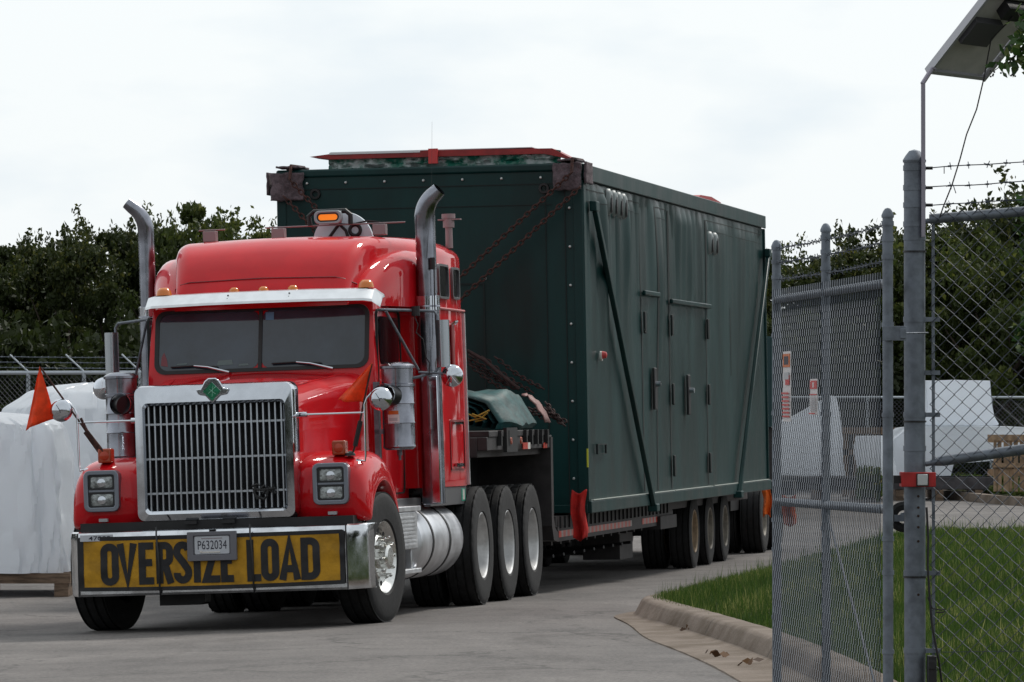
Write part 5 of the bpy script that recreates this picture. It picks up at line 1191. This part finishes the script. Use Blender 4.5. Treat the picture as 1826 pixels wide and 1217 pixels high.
def bar(u0, v0, u1, v1, o0=-.012, o1=.026):
    q.add([SP(u, v, o) for o in (o0, o1) for u, v in ((u0, v0), (u1, v0), (u1, v1), (u0, v1))], [(0, 1, 2, 3), (4, 7, 6, 5), (0, 4, 5, 1), (1, 5, 6, 2), (2, 6, 7, 3), (3, 7, 4, 0)])
bar(-.05, -.02, .0, 1.04); bar(1.0, -.02, 1.04, 1.04); bar(0, 1.0, 1.0, 1.04); bar(0, -.02, 1, .02, -.005, .02)
sp_.part(q, 'panel_frame', mat('pale aluminium frame', (.42, .42, .45), .4, metal=.5))
q = MB(); bar(.35, .80, .72, .95, -.045, .012); jb = sp_.part(q, 'junction_box', blackp)
q = MB(); bar(.05, .42, .55, .70, -.025, .012); q2 = sp_.part(q, 'charge_controller', mat('grey controller', (.06, .06, .065), .5))
q = MB(); xU = W(1645, 0, GZ).x; p = W(1645, 150, GZ)
q.box((xU-.009, GZ-.065, 1.8+(720-424)/9000*GZ), (xU+.009, GZ-.052, p.z)); q.box((xU-.009, GZ-.065, 1.8+(720-424)/9000*GZ), (xU-.005, GZ-.035, p.z))
a_ = W(1645, 150, GZ-.06); b_ = W(1663, 122, GZ-.02); q.tube([a_, b_], .011, 6); b2 = SP(-.02, .08, -.01); q.tube([b_, b2], .011, 6); sp_.part(q, 'upright', mat('pale upright steel', (.30, .28, .33), .5, metal=.4), bevel=.002)
q = MB(); pts = [SP(.5, .86, -.05), W(1768, 70, GZ-.1), W(1755, 140, GZ-.05), W(1742, 195, GZ-.04), W(1724, 240, GZ-.04), W(1712, 285, GZ-.04), W(1698, 330, GZ-.04), W(1682, 370, GZ-.03), W(1676, 388, GZ-.03)]
q.tube(pts, .0032, 6); sp_.part(q, 'power_cable', hosem)

# ------------------------------------------------------------------ foliage
def leaf_mesh(name, centres, normals_seed, size, mats, tones, elong=1.6):
    rs = np.random.RandomState(normals_seed); k = len(centres); C_ = np.asarray(centres)
    a = rs.normal(size=(k, 3)); a /= np.linalg.norm(a, axis=1)[:, None]; b = rs.normal(size=(k, 3)); b -= a*(a*b).sum(1)[:, None]; b /= np.linalg.norm(b, axis=1)[:, None]
    s = size*(.6+.8*rs.rand(k))[:, None]
    V = np.stack([C_-a*s*elong*.5, C_+b*s*.42, C_+a*s*elong*.5, C_-b*s*.42], 1).reshape(-1)
    me = bpy.data.meshes.new(name); me.vertices.add(k*4); me.vertices.foreach_set('co', V)
    me.loops.add(k*4); me.loops.foreach_set('vertex_index', np.arange(k*4, dtype=np.int32)); me.polygons.add(k); me.polygons.foreach_set('loop_start', np.arange(0, k*4, 4, dtype=np.int32))
    me.update(calc_edges=True)
    at = me.attributes.new('tone', 'FLOAT', 'FACE'); at.data.foreach_set('value', np.asarray(tones, dtype=np.float32)); me.materials.append(mats); return me
lm1 = leafmat('dark oak leaf', (.012, .021, .006), (.038, .052, .012), (.20, .19, .04), tr=.3)
lm2 = leafmat('olive leaf', (.020, .034, .009), (.058, .080, .016), (.22, .22, .05), tr=.35)
def crown(seed, h, rad, nclump, per, low=.12):
    rs = np.random.RandomState(seed); pts = []; tone = []; tips = []
    for c in range(nclump):
        t = rs.rand(); z = h*(low+(1-low)*t**.85); prof = math.sin(math.pi*min(1, max(.08, (z/h-low*.3)*.95)))**.6
        r = rad*prof*math.sqrt(rs.rand())*1.05; an = rs.rand()*6.283; cc = np.array([r*math.cos(an), r*math.sin(an), z])
        cr = rad*(.12+.17*rs.rand())*(1.15-.45*(z/h)); n = int(per*(.6+.8*rs.rand()))
        u = rs.normal(size=(n, 3)); u /= np.linalg.norm(u, axis=1)[:, None]; rr = rs.rand(n)**.45
        p = cc+u*(rr*cr)[:, None]*np.array([1.15, 1.15, .75]); pts.append(p)
        ct = rs.rand(); tone.append(np.clip(.30*rs.rand(n)+.28*ct+.22*(p[:, 2]-cc[2])/cr+.15*(z/h)+.1, 0, 1)); tips.append(cc)  # sunlit tops put into leaf colour: lighter up each clump and crown
    # feathery shoots on top
    for c in range(int(nclump*.35)):
        an = rs.rand()*6.283; r = rad*rs.rand()**.5*.85; z0 = h*(.80+.15*rs.rand()); d = np.array([.35*math.cos(an), .35*math.sin(an), .6+.5*rs.rand()]); L_ = rad*(.18+.25*rs.rand()); n = int(per*.16)+14
        t = rs.rand(n); p = np.array([r*math.cos(an), r*math.sin(an), z0])+d*(t*L_)[:, None]+rs.normal(size=(n, 3))*.17*(1.15-.7*t)[:, None]; pts.append(p); tone.append(.35+.5*rs.rand(n))
    return np.concatenate(pts), np.concatenate(tone), tips
def tree_proto(seed, h, rad, nclump, per, size, lm_, trunk=.14):
    P, tn, tips = crown(seed, h, rad, nclump, per)
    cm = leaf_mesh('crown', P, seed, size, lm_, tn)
    q = MB(); rs = random.Random(seed); hgt = h*.75
    tp_ = [(0, 0, -.3)]+[(.15*math.sin(i*1.3+seed)*i*.15, .12*math.cos(i*1.7+seed)*i*.15, hgt*i/6) for i in range(1, 7)]
    q.tube(tp_, [trunk*1.3]+[trunk*(1-i/7.5) for i in range(1, 7)], 9)
    for i in range(14):
        tip = tips[rs.randrange(len(tips))]; k = rs.randint(1, 4); b = Vector(tp_[k]); m_ = b.lerp(Vector(tip), .5)+Vector((0, 0, .2*rad*rs.random())); q.tube([b, m_, Vector(tip)], [trunk*.45, trunk*.28, trunk*.1], 6)
    return cm, q.mesh('trunk', barkm)
protos = {'dark': [tree_proto(11, 6.2, 2.3, 80, 480, .10, lm1), tree_proto(12, 5.6, 2.6, 80, 480, .10, lm1)],
          'olive': [tree_proto(13, 5.2, 2.2, 75, 460, .095, lm2), tree_proto(14, 4.6, 2.4, 75, 460, .095, lm2)],
          'loose': [tree_proto(15, 6.6, 2.3, 44, 260, .105, lm2, .10)]}
def tree(kind, i, x, y, sc, rot, label, z=-.1, group='trees in the wood behind the yard', name='broadleaf_tree'):
    cm, tm = protos[kind][i % len(protos[kind])]
    r_ = bpy.data.objects.new(name, None); COL.objects.link(r_); r_.location = (x, y, z); r_.rotation_euler = (0, 0, rot); r_.scale = (sc[0], sc[0], sc[1])
    props(r_, label, 'tree', group)
    for nm, me in (('crown', cm), ('trunk', tm)): o = bpy.data.objects.new(nm, me); COL.objects.link(o); o.parent = r_
    return r_
def TX(px, Y): return (px-913)/9000*Y
# columns: kind, pixel x, distance, top pixel y (from the photograph), width scale
TL = [('dark', 0, -70, 118, 405, .8, 'dense dark tree at the far left edge of the wood'), ('dark', 1, 25, 120, 378, .62, 'dark tree with a bright crown top above the left wrapped bundles'),
      ('dark', 0, 128, 116, 372, .6, 'dark tree with a reddish lit top left of the left exhaust stack'), ('dark', 1, 212, 121, 350, .66, 'tall dark tree right behind the left exhaust stack'),
      ('loose', 0, 335, 118, 338, .62, 'sparse bright green tree rising between the left stack and the container'), ('loose', 0, 410, 122, 366, .55, 'loose small-leaved tree whose shoots lean towards the container'),
      ('olive', 0, 478, 119, 392, .8, 'low olive tree touching the left edge of the green container'), ('dark', 1, 60, 128, 432, 1.1, 'shaded tree in the second row at the far left'), ('dark', 0, 290, 128, 432, 1.1, 'shaded tree in the second row above the red cab roof'),
      ('dark', 0, 560, 125, 430, 1.1, None), ('dark', 1, 720, 125, 430, 1.1, None), ('dark', 0, 880, 125, 430, 1.1, None), ('olive', 1, 1040, 125, 430, 1.1, None), ('dark', 0, 1190, 125, 430, 1.1, None),
      ('loose', 0, 1345, 112, 392, .55, 'thin-crowned tree peeping over the rear corner of the container'), ('dark', 1, 1420, 120, 455, .8, 'dark low tree behind the left post of the gate leaf'),
      ('dark', 0, 1530, 117, 425, .75, 'dark tree between the middle and right posts of the gate leaf'), ('dark', 1, 1600, 122, 395, .7, 'dark tree just left of the thick gate post'), ('olive', 0, 1700, 112, 400, .8, 'yellowish olive tree seen through the fence beside the gate post'),
      ('dark', 0, 1770, 121, 372, .8, 'dark tree behind the olive one right of the gate post'), ('dark', 1, 1850, 116, 345, .8, 'tall dark tree at the right edge behind the fence'), ('olive', 1, 1800, 110, 440, .75, 'olive bush-like tree in front of the wood at the right edge'),
      ('dark', 0, 1480, 128, 470, 1.1, 'shaded second-row tree behind the gate leaf'), ('dark', 1, 1960, 120, 330, 1.0, None), ('dark', 0, -210, 120, 380, 1.1, None), ('dark', 1, 1680, 128, 440, 1.1, 'shaded second-row tree behind the thick gate post')]
for kind, i, px, Y, ty, ws, lab in TL:
    Ht = 1.9+(720-ty)/9000*Y; h0 = {'dark': (6.2, 5.6), 'olive': (5.2, 4.6), 'loose': (6.6,)}[kind][i]
    tree(kind, i, TX(px, Y), Y, (ws, Ht/(h0*(1.17 if px < 300 else 1.08))), rnd.random()*6.28, lab or 'tree of the wood hidden behind the green container', group='trees in the wood behind the yard' if lab else 'hidden trees of the wood')
for k in range(17):  # unseen trees added past both picture edges to darken reflections
    u = k/16; x, y = 17.5+40*u, 122-70*u+4*math.sin(k*2.3)
    tree(('dark', 'olive')[k % 3 == 1], k, x, y, (1.5, 1.35+.2*math.sin(k)), k*1.7, 'unseen dark tree added beyond the right edge of the picture to darken reflections', group='unseen trees added right of the picture')
    if k < 12: tree('dark', k, -19-2.8*k, 120-4.5*k, (1.3, .95), k*2.1, 'unseen dark tree added beyond the left edge of the picture to darken reflections', group='unseen trees added left of the picture')
# undergrowth in front of the trunks
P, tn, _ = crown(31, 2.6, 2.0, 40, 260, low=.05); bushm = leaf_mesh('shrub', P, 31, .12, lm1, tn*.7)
for k, (px, Y) in enumerate([(-80, 108), (20, 109), (110, 108), (200, 110), (300, 108), (400, 110), (480, 108), (1380, 112), (1450, 113), (1530, 112), (1610, 114), (1690, 112), (1770, 113), (1860, 112)]):
    o = bpy.data.objects.new('shrub', bushm); COL.objects.link(o); o.location = (TX(px, Y), Y, -.1); o.rotation_euler = (0, 0, k*1.3); o.scale = (1, 1, 1.0+.25*math.sin(k*2.1))
    where = ['at the far left edge', 'left of the white bundles', 'over the left white bundle', 'left of the door mirror', 'behind the cab', 'behind the sleeper', 'beside the container', 'right of the container', 'behind the gate signs', 'behind the right gate post', 'left of the thick post', 'right of the thick post', 'near the crate stack', 'at the right edge'][k]
    props(o, 'dark shrub behind the background fence '+where, 'shrub', 'shrubs along the background fence')
# unseen trees added behind the camera, for reflections and to darken front faces
for k, (x, y) in enumerate([(-26, -14), (-17, -20), (-8, -22), (2, -24), (11, -22), (20, -18), (-13, -30), (6, -32)]):
    tree('dark', k, x, y, (1.7, 1.15), k*1.1, 'broad dark tree added unseen behind the camera to darken reflections', group='unseen trees added behind the camera')
# overhanging branch at top right
P = []; tn = []; rs = np.random.RandomState(5)
BRp = [(1880, 40, 22.4), (1845, 72, 22.3), (1812, 98, 22.3), (1795, 118, 22.3)]
q = MB(); q.tube([W(2150, -120, 22.5)]+[W(*b) for b in BRp], [.02, .007, .005, .004, .002], 6)
q.tube([W(1845, 72, 22.3), W(1826, 45, 22.3), W(1815, 20, 22.35)], [.004, .003, .001], 5); q.tube([W(1812, 98, 22.3), W(1775, 125, 22.3), W(1765, 132, 22.3)], [.003, .002, .001], 5)
q2 = MB()
for i in range(120):
    t = rs.rand(); k = min(2, int(t*3)); f = t*3-k; a = W(*BRp[k]); b = W(*BRp[k+1]); c = a.lerp(b, f)+Vector(rs.normal(size=3))*.035; P.append(tuple(c))
for i in range(40):
    c = W(1845, 72, 22.3).lerp(W(1815, 20, 22.35), rs.rand())+Vector(rs.normal(size=3))*.025; P.append(tuple(c))
for i in range(30): c = W(1820+60*rs.rand(), 20+110*rs.rand(), 22.4); P.append(tuple(c))
for i in range(12):
    c = W(1764+48*rs.rand(), 124+16*rs.rand(), 22.3); q2.lathe([(-.0045, .0001), (-.003, .0035), (0, .0048), (.003, .0035), (.0045, .0001)], tuple(c), 'z', 8)
ob = Thing('overhanging_branch', 'leafy green branch with dark berries hanging beside the solar panel', 'branch', base=tuple(W(1812, 98, 22.3)))
ob.part(q, 'twig', barkm); ob.part(q2, 'berry', mat('dark berry', (.01, .008, .012), .4), each=True)
me = leaf_mesh('leaves', np.array(P)-np.array(ob.base), 8, .038, leafmat('near leaf', (.02, .05, .012), (.045, .10, .02), (.20, .24, .08), rough=.4, tr=.3), rs.rand(len(P)), elong=1.5)
o = bpy.data.objects.new('leaves', me); COL.objects.link(o); o.parent = ob.o
# vine on the right fence
P = []
for i in range(420):
    t = rs.rand(); x = 1822+70*rs.rand()-12*math.sin(t*9); y = 335+300*t; P.append(tuple(W(x, y, 22.75+.1*rs.rand())))
vn = Thing('climbing_vine', 'leafy vine climbing the fence at the right picture edge', 'vine', base=tuple(W(1850, 700, 22.8)))
q = MB(); q.tube([W(1870, 1150, 22.75), W(1850, 900, 22.75), W(1862, 640, 22.75), W(1840, 500, 22.75), W(1850, 400, 22.75), W(1828, 330, 22.75)], .005, 6); vn.part(q, 'stem', barkm)
me = leaf_mesh('leaves', np.array(P)-np.array(vn.base), 9, .040, MATS['near leaf'], rs.rand(len(P)), elong=1.5); o = bpy.data.objects.new('leaves', me); COL.objects.link(o); o.parent = vn.o
# dead leaves in the gutter
deadm = leafmat('dead leaf', (.05, .022, .008), (.10, .045, .015), (.16, .08, .03), tr=.1)
P = []
for cx, cy, n_ in ((1232, 1133, 8), (1282, 1182, 9), (1345, 1200, 4)):
    Z_ = 9000*1.72/(cy-720)
    for i in range(n_): P.append(((cx-913)/9000*Z_+rs.normal()*.05, Z_+rs.normal()*.15, road_z(1.2, Z_)+.03+.012*rs.rand()))
me = leaf_mesh('dead_leaves', P, 4, .045, deadm, rs.rand(len(P)), elong=1.3); o = bpy.data.objects.new('dead_leaves', me); COL.objects.link(o); props(o, 'scattered brown dead leaves lying in the kerb gutter', 'leaves', kind='stuff')

# ------------------------------------------------------------------ wrapped bundles
def blob(mbq, outline_fn, nz_=26, nt=72, seed=0, wr=.03):
    """outline_fn(h) -> (cx, cy, hx, hy, z, roundness); closed wrapped shape"""
    rings = []
    for j in range(nz_+1):
        cx, cy, hx, hy, z, e = outline_fn(j/nz_); ring = []
        for i in range(nt):
            t = 2*math.pi*i/nt; c_, s_ = math.cos(t), math.sin(t)
            x = math.copysign(abs(c_)**(2/e), c_); y = math.copysign(abs(s_)**(2/e), s_)
            w_ = wr*(1.2*nv((x*2+seed, y*2, z*.8), 1.2)+1.5*(.3-abs(nv((x*3.2+seed+z*.25, y*3.2, z*.55), 1.2)))+.8*(.25-abs(nv((x*6+seed-z*1.6, y*6, z*.8), 1.2)))+.35*(.25-abs(nv((x*15+seed, y*15, z*5), 1))))
            ring.append((cx+x*hx*(1+w_/max(hx, .1)), cy+y*hy*(1+w_/max(hy, .1)), z+.3*wr*nv((x*4, y*4, seed+z), 1)))
        rings.append(ring)
    mbq.loft(rings)
def lerp_prof(tab):
    def f(h):
        k = h*(len(tab)-1); i = min(int(k), len(tab)-2); t = k-i; return tuple(a*(1-t)+b*t for a, b in zip(tab[i], tab[i+1]))
    return f
def pallet(label, x0, x1, y0, y1, z, n=3, group='wooden pallets under the wrapped loads'):
    t = Thing('pallet', label, 'pallet', base=((x0+x1)/2, (y0+y1)/2, z), group=group)
    q = MB()
    for i in range(n): x = x0+(x1-x0-.14)*i/(n-1); q.box((x, y0, z), (x+.14, y1, z+.13))
    t.part(q, 'bearer', wood, each=True)
    q = MB(); m_ = max(5, int((y1-y0)/.3))
    for i in range(m_): y = y0-.01+(y1-y0-.1)*i/(m_-1); q.box((x0-.02, y, z+.132), (x1+.02, y+.12, z+.235))
    t.part(q, 'board', wood)
zb = road_z(-5, 51)
pallet('wooden pallet under the front left white bundle', -6.3, -4.42, 50.3, 52.2, zb)
q = MB(); blob(q, lerp_prof([(-5.33, 51.2, .86, .95, zb+.235, 6), (-5.33, 51.2, .87, .94, zb+.40, 6), (-5.35, 51.2, .83, .9, .7, 7), (-5.36, 51.2, .79, .86, 1.15, 7), (-5.37, 51.2, .77, .84, 1.52, 7), (-5.38, 51.2, .75, .82, 1.60, 6), (-5.42, 51.2, .60, .70, 1.68, 4), (-5.42, 51.2, .1, .1, 1.72, 3)]), 44, 150, 1, .085)
# torn skirt
single(q, 'wrapped_bundle', wrap, 'boxy white shrink-wrapped bundle nearest at the left picture edge', 'bundle', base=(-5.33, 51.2, zb), group='white wrapped loads', ang=32)
pallet('wooden pallet under the rear left white bundle', -5.6, -4.2, 56.2, 58.0, road_z(-5, 57))
q = MB(); blob(q, lerp_prof([(-4.85, 57, .95, 1.0, .12, 5), (-4.85, 57, .97, 1.0, .5, 5), (-4.86, 57, .95, 1.0, 1.0, 5), (-4.87, 57, .90, .96, 1.5, 4), (-4.84, 57, .82, .9, 1.75, 3.5), (-4.78, 57, .62, .7, 1.93, 3), (-4.72, 57, .35, .4, 2.0, 3), (-4.7, 57, .05, .05, 2.03, 2)]), 44, 150, 5, .09)
single(q, 'wrapped_bundle', wrap, 'humped white shrink-wrapped bundle behind the first, next to the truck mirror', 'bundle', base=(-4.85, 57, .05), group='white wrapped loads', ang=32)

# right background yard: one low flatbed, wrapped loads, crates, fence
YB = 100.0
def X_(px, Y=YB): return (px-913)/9000*Y
def Z_(py, Y=YB): return 1.8+(720-py)/9000*Y
fb = Thing('steel_beam_stack', 'long dark steel beams lying across the yard under the wrapped loads', 'beams', base=(X_(1600), YB, -.1))
q = MB(); q.box((X_(1350), YB-1.0, Z_(872)), (X_(1775), YB-.85, Z_(850))); q.box((X_(1355), YB+.6, Z_(872)), (X_(1775), YB+.75, Z_(850)))
fb.part(q, 'beam', mat('weathered grey beam', (.06, .055, .06), .7, var=.3, vscale=4), bevel=.01)
q = MB()
for px in (1380, 1450, 1520, 1590, 1660, 1730): q.box((X_(px), YB-1.1, -.1), (X_(px)+.15, YB+.9, Z_(872)-.003)); q.box((X_(px), YB-.84, Z_(868)), (X_(px)+.12, YB+.59, Z_(852)))
fb.part(q, 'cross_beam', wood)
def extr(name, label, poly, y0, y1, m=wrap, group='white wrapped loads', seed=0, wr=.03, cat='bundle'):
    """wrapped load: pixel outline at distance y0, depth to y1"""
    P0 = [(X_(x, y0), Z_(y, y0)) for x, y in poly]; cx = sum(p[0] for p in P0)/len(P0); cz = sum(p[1] for p in P0)/len(P0)
    dn = dense(P0+[P0[0]], .08)[:-1]; rings = []
    for k, (yy, sc) in enumerate(((y0+.02, .97), (y0, .985), (y0+.05, 1.0), (y0+(y1-y0)*.35, 1.0), (y0+(y1-y0)*.7, 1.0), (y1, .99))):
        rings.append([(cx+(x-cx)*sc+wr*nv((x*3, yy*2+seed, z*3), 1), yy+wr*1.5*nv((x*2.5, seed, z*2.5), 1), cz+(z-cz)*sc+wr*.6*nv((x*3+7, yy*2, z*3+seed), 1)) for x, z in dn])
    q = MB(); q.loft(rings); single(q, name, m, label, cat, base=(cx, y0, min(p[1] for p in P0)), group=group, ang=50)
extr('wrapped_bundle', 'white wrapped bundle with a pointed top behind the gate leaf', [(1368, 849), (1368, 770), (1393, 752), (1420, 740), (1445, 727), (1470, 712), (1484, 706), (1492, 712), (1499, 735), (1502, 790), (1507, 849)], 98.3, 99.0, seed=2)
extr('wrapped_bundle', 'low white wrapped bundle between gate hinge post and wooden frame', [(1536, 849), (1528, 800), (1532, 778), (1585, 778), (1600, 849)], 97.6, 98.6, seed=4)
extr('wrapped_bundle', 'large white wrapped load with stepped base behind the thick gate post', [(1590, 849), (1590, 800), (1592, 783), (1616, 765), (1650, 760), (1776, 760), (1826, 762), (1900, 765), (1900, 805), (1776, 806), (1774, 822), (1700, 828), (1695, 849)], 99.1, 102, seed=6, wr=.02)
extr('wrapped_box', 'tall square white wrapped crate standing on the stepped load', [(1650, 759), (1652, 720), (1650, 679), (1706, 678), (1766, 679), (1768, 720), (1773, 742), (1782, 756), (1780, 759)], 99.6, 101.2, seed=9, wr=.015)
# wooden crates
wc = Thing('wooden_crate', 'open slatted wooden crate stack at the right edge of the yard', 'crate', base=(X_(1800, 97), 97, 0))
YC = 95.5; q = MB(); q2 = MB()
for i, px in enumerate((1772, 1779, 1790, 1800, 1808, 1819, 1830, 1842, 1855, 1868)): x = X_(px, YC); q.box((x, YC+.03*(i % 2), Z_(872, YC)-.05), (x+.055+.02*(i % 3), YC+.07, Z_(780, YC)))
wc.part(q, 'upright_slat', woodl, each=True)
for y0_, y1_ in ((776, 786), (826, 834)): q2.box((X_(1769, YC), YC-.04, Z_(y1_, YC)), (X_(1900, YC), YC-.003, Z_(y0_, YC)))
q2.box((X_(1769, YC), YC+.9, Z_(790, YC)), (X_(1900, YC), YC+.94, Z_(776, YC))); q2.box((X_(1769, YC), YC+.9, Z_(850, YC)), (X_(1900, YC), YC+.94, Z_(838, YC))); wc.part(q2, 'cross_board', woodl, each=True)
wf = Thing('timber_trestle', 'brown timber trestle standing between the white loads', 'trestle', base=(X_(1520, 103), 103, 0))
q = MB(); YF = 103; q.box((X_(1500, YF), YF, Z_(775, YF)), (X_(1610, YF), YF+.3, Z_(763, YF)))
for px in (1502, 1522, 1560, 1598): q.box((X_(px, YF), YF+.02, -.1), (X_(px, YF)+.12, YF+.2, Z_(776, YF)))
q.box((X_(1498, YF), YF+.02, Z_(812, YF)), (X_(1540, YF), YF+.06, Z_(802, YF))); wf.part(q, 'timber', wood)
# far kerb + grass strip at right
lineK = dense(smooth_line([(X_(1668, 103), 106), (X_(1668, 103), 104.5), (X_(1690, 102), 102), (X_(1760, 98), 97.5), (X_(1830, 94), 94), (X_(2000, 90), 90), (14, 86)]), .3)
mbk = kerb(lineK, 'kerb', wide=0, prof=[(-.1, 0), (0, .02), (.04, .13), (.08, .16), (.28, .16), (.3, .05), (.3, -.1)])
kt2 = single(mbk, 'kerb', concrete, 'distant concrete kerb below the crates at the right', 'kerb', base=(8.5, 98, 0), fix=False)
q = MB(); q.loft([[(x+.25, y+.1, road_z(x, y)+.14) for x, y in lineK], [(x+.25+.6, y+2.5, road_z(x, y)+.25) for x, y in lineK], [(x+1.5, y+12, .25) for x, y in lineK]], closed=False, cap=False)
single(q, 'verge', mat('rough distant grass', (.03, .055, .012), .95, col2=(.09, .085, .025), vscale=5, ramp=(.35, .65), bump=1, bscale=12), None, None, kind='structure', fix=False)
P = [];
for i in range(9000):
    k = rs.randint(len(lineK)); x, y = lineK[k]; d = rs.rand()**1.2*3; P.append((x+.3+d*.25+rs.normal()*.05, y+.15+d, .07+.12*rs.rand()+.03*d))
me = leaf_mesh('rough_grass', P, 6, .09, leafmat('far grass', (.03, .06, .012), (.08, .12, .025), (.2, .17, .06)), rs.rand(len(P)), elong=2); o = bpy.data.objects.new('rough_grass', me); COL.objects.link(o); props(o, 'rough grass and weeds on the far verge beside the crates', 'grass', kind='stuff')
# tuft behind the gate
P = [tuple((X_(1520+40*rs.rand(), 99), 97+rs.rand(), .0+.55*rs.rand()**1.5)) for i in range(900)]
me = leaf_mesh('weed_clump', P, 16, .08, MATS['far grass'], rs.rand(len(P)), elong=2); o = bpy.data.objects.new('weed_clump', me); COL.objects.link(o); props(o, 'green weed clump beside the low wrapped bundle', 'weeds')

# background fences
def bgfence(name, label, P0, P1, ztop, step, arms=True, base_z=-.12, rail_r=.035, slats=(.018, .020, .022)):
    P0 = Vector(P0); P1 = Vector(P1); D = P1-P0; n = max(1, round(D.length/step)); d = D.normalized()
    t = Thing(name, label, 'fence', base=(P0.x, P0.y, base_z))
    nrm = Vector((d.y, -d.x, 0)); nrm = nrm if nrm.y < 0 else -nrm
    q = MB(); q.tube([Vector((P0.x, P0.y, ztop)), Vector((P1.x, P1.y, ztop))], rail_r, 10); t.part(q, 'top_rail', mat('bright galvanised rail', (.42, .46, .50), .45, metal=.5))
    for i in range(n+1):
        p = P0+D*i/n; q = MB(); q.cyl((p.x, p.y, base_z), (p.x, p.y, ztop), .035, 10)
        if arms: q.tube([Vector((p.x, p.y, ztop-.06)), Vector((p.x, p.y, ztop+.02)), Vector((p.x, p.y, ztop+.02))-d*.33+Vector((0, 0, .28))], .014, 8)
        t.part(q, 'post', mat('bright galvanised rail', (.42, .46, .50), .45, metal=.5))
    q = MB(); off = nrm*-.03
    for s_ in (1, -1):          # woven wire as crossing diagonals
        Lh = D.length; H = ztop-base_z-.05; k = int((Lh+H)/.09)
        for i in range(-int(H/.09), int(Lh/.09)+1):
            x0 = i*.09; a0 = max(0, x0); a1 = min(Lh, x0+H)
            if a1 <= a0: continue
            z0_, z1_ = (a0-x0), (a1-x0)
            if s_ < 0: z0_, z1_ = H-z0_, H-z1_
            A = P0+d*a0+nrm*.045; B_ = P0+d*a1+nrm*.045
            q.tube([Vector((A.x, A.y, base_z+z0_)), Vector((B_.x, B_.y, base_z+z1_))], .005, 3, cap=False)
    t.part(q, 'mesh', mat('dark fence wire', (.05, .055, .065), .6, metal=.3), fix=False)
    if arms:
        q = MB()
        for k in range(3):
            o_ = -d*(.12+.1*k)*1.0; z = ztop+.10+.09*k
            barbed(q, (P0.x+o_.x, P0.y+o_.y, z), (P1.x+o_.x, P1.y+o_.y, z), r=.006, step=.12, seed=k+60, sag=.03)
        t.part(q, 'barbed_wire', galv, fix=False)
    return t
bgfence('background_fence', 'background chain-link fence with slanted barbed wire arms behind the left bundles', (X_(-60, 83), 84, 0), (X_(560, 83), 82, 0), 2.31, 1.0)
bgfence('background_fence', 'background chain-link fence across the yard behind the right white loads', (X_(1330, 106), 107.0, 0), (X_(2000, 106), 107.2, 0), Z_(709, 107), 3.0, arms=False, rail_r=.028)
# dark green box and a pale vehicle beyond the container
cb = Thing('storage_container', 'dark teal storage container just visible past the rear of the green container', 'container', base=(X_(1350, 80), 80, -.1))
q = MB()
xa, xc = X_(1300, 80), X_(1385, 80)
q.box((xa, 80, Z_(762, 80)), (xc, 84, Z_(600, 80)))
for i in range(6): x = xa+(xc-xa)*(i+.3)/6; q.box((x, 79.97, Z_(760, 80)), (x+.05, 80, Z_(602, 80)))
cb.part(q, 'box', mat('teal container paint', (.008, .045, .05), .5))
q = MB(); q.box((xa+.05, 80.1, -.12), (xa+.2, 83.9, Z_(762, 80)-.004)); q.box((xc-.2, 80.1, -.12), (xc-.05, 83.9, Z_(762, 80)-.004)); cb.part(q, 'support_leg', black, each=True)
vh = Thing('pickup_truck', 'white vehicle nose mostly hidden behind the rear of the green container', 'pickup truck', base=(X_(1370, 90), 90, -.1))
YV = 90.0
q = MB(); prof = [(0, .35), (0, .95), (.10, 1.05), (1.1, 1.15), (1.75, 1.75), (3.3, 1.75), (3.35, 1.1), (5.2, 1.05), (5.25, .4)]
vx0, vx1 = X_(1390, YV)-2.0, X_(1390, YV)
rings = []
for x, sc in ((vx0, .93), (vx0+.08, 1), (vx1-.08, 1), (vx1, .93)): rings.append([(x, YV+y, -.1+.1+(z-.1)*sc+.1) for y, z in prof])
q.loft(rings); vb = vh.part(q, 'body', whitep, bevel=.03)
q = MB(); q.add([(vx0+.15, YV+1.17, 1.17), (vx1-.15, YV+1.17, 1.17), (vx1-.25, YV+1.72, 1.70), (vx0+.25, YV+1.72, 1.70)], [(0, 1, 2, 3)]); vh.part(q, 'windscreen', darkglass)
q = MB()
for y in (.9, 4.2):
    for x in (vx0+.12, vx1-.12): q.lathe([(x-.12, .2), (x-.12, .36), (x+.12, .36), (x+.12, .2)], (0, YV+y, .26), 'x', 24)
vh.part(q, 'tyre', rubber, each=True)
q = MB()
for x in (vx0+.25, vx1-.25): q.lathe([(YV-.03, .0001), (YV-.025, .08), (YV+.02, .1)], (x, 0, .85), 'y', 16)
vh.part(q, 'headlight', lens, each=True)
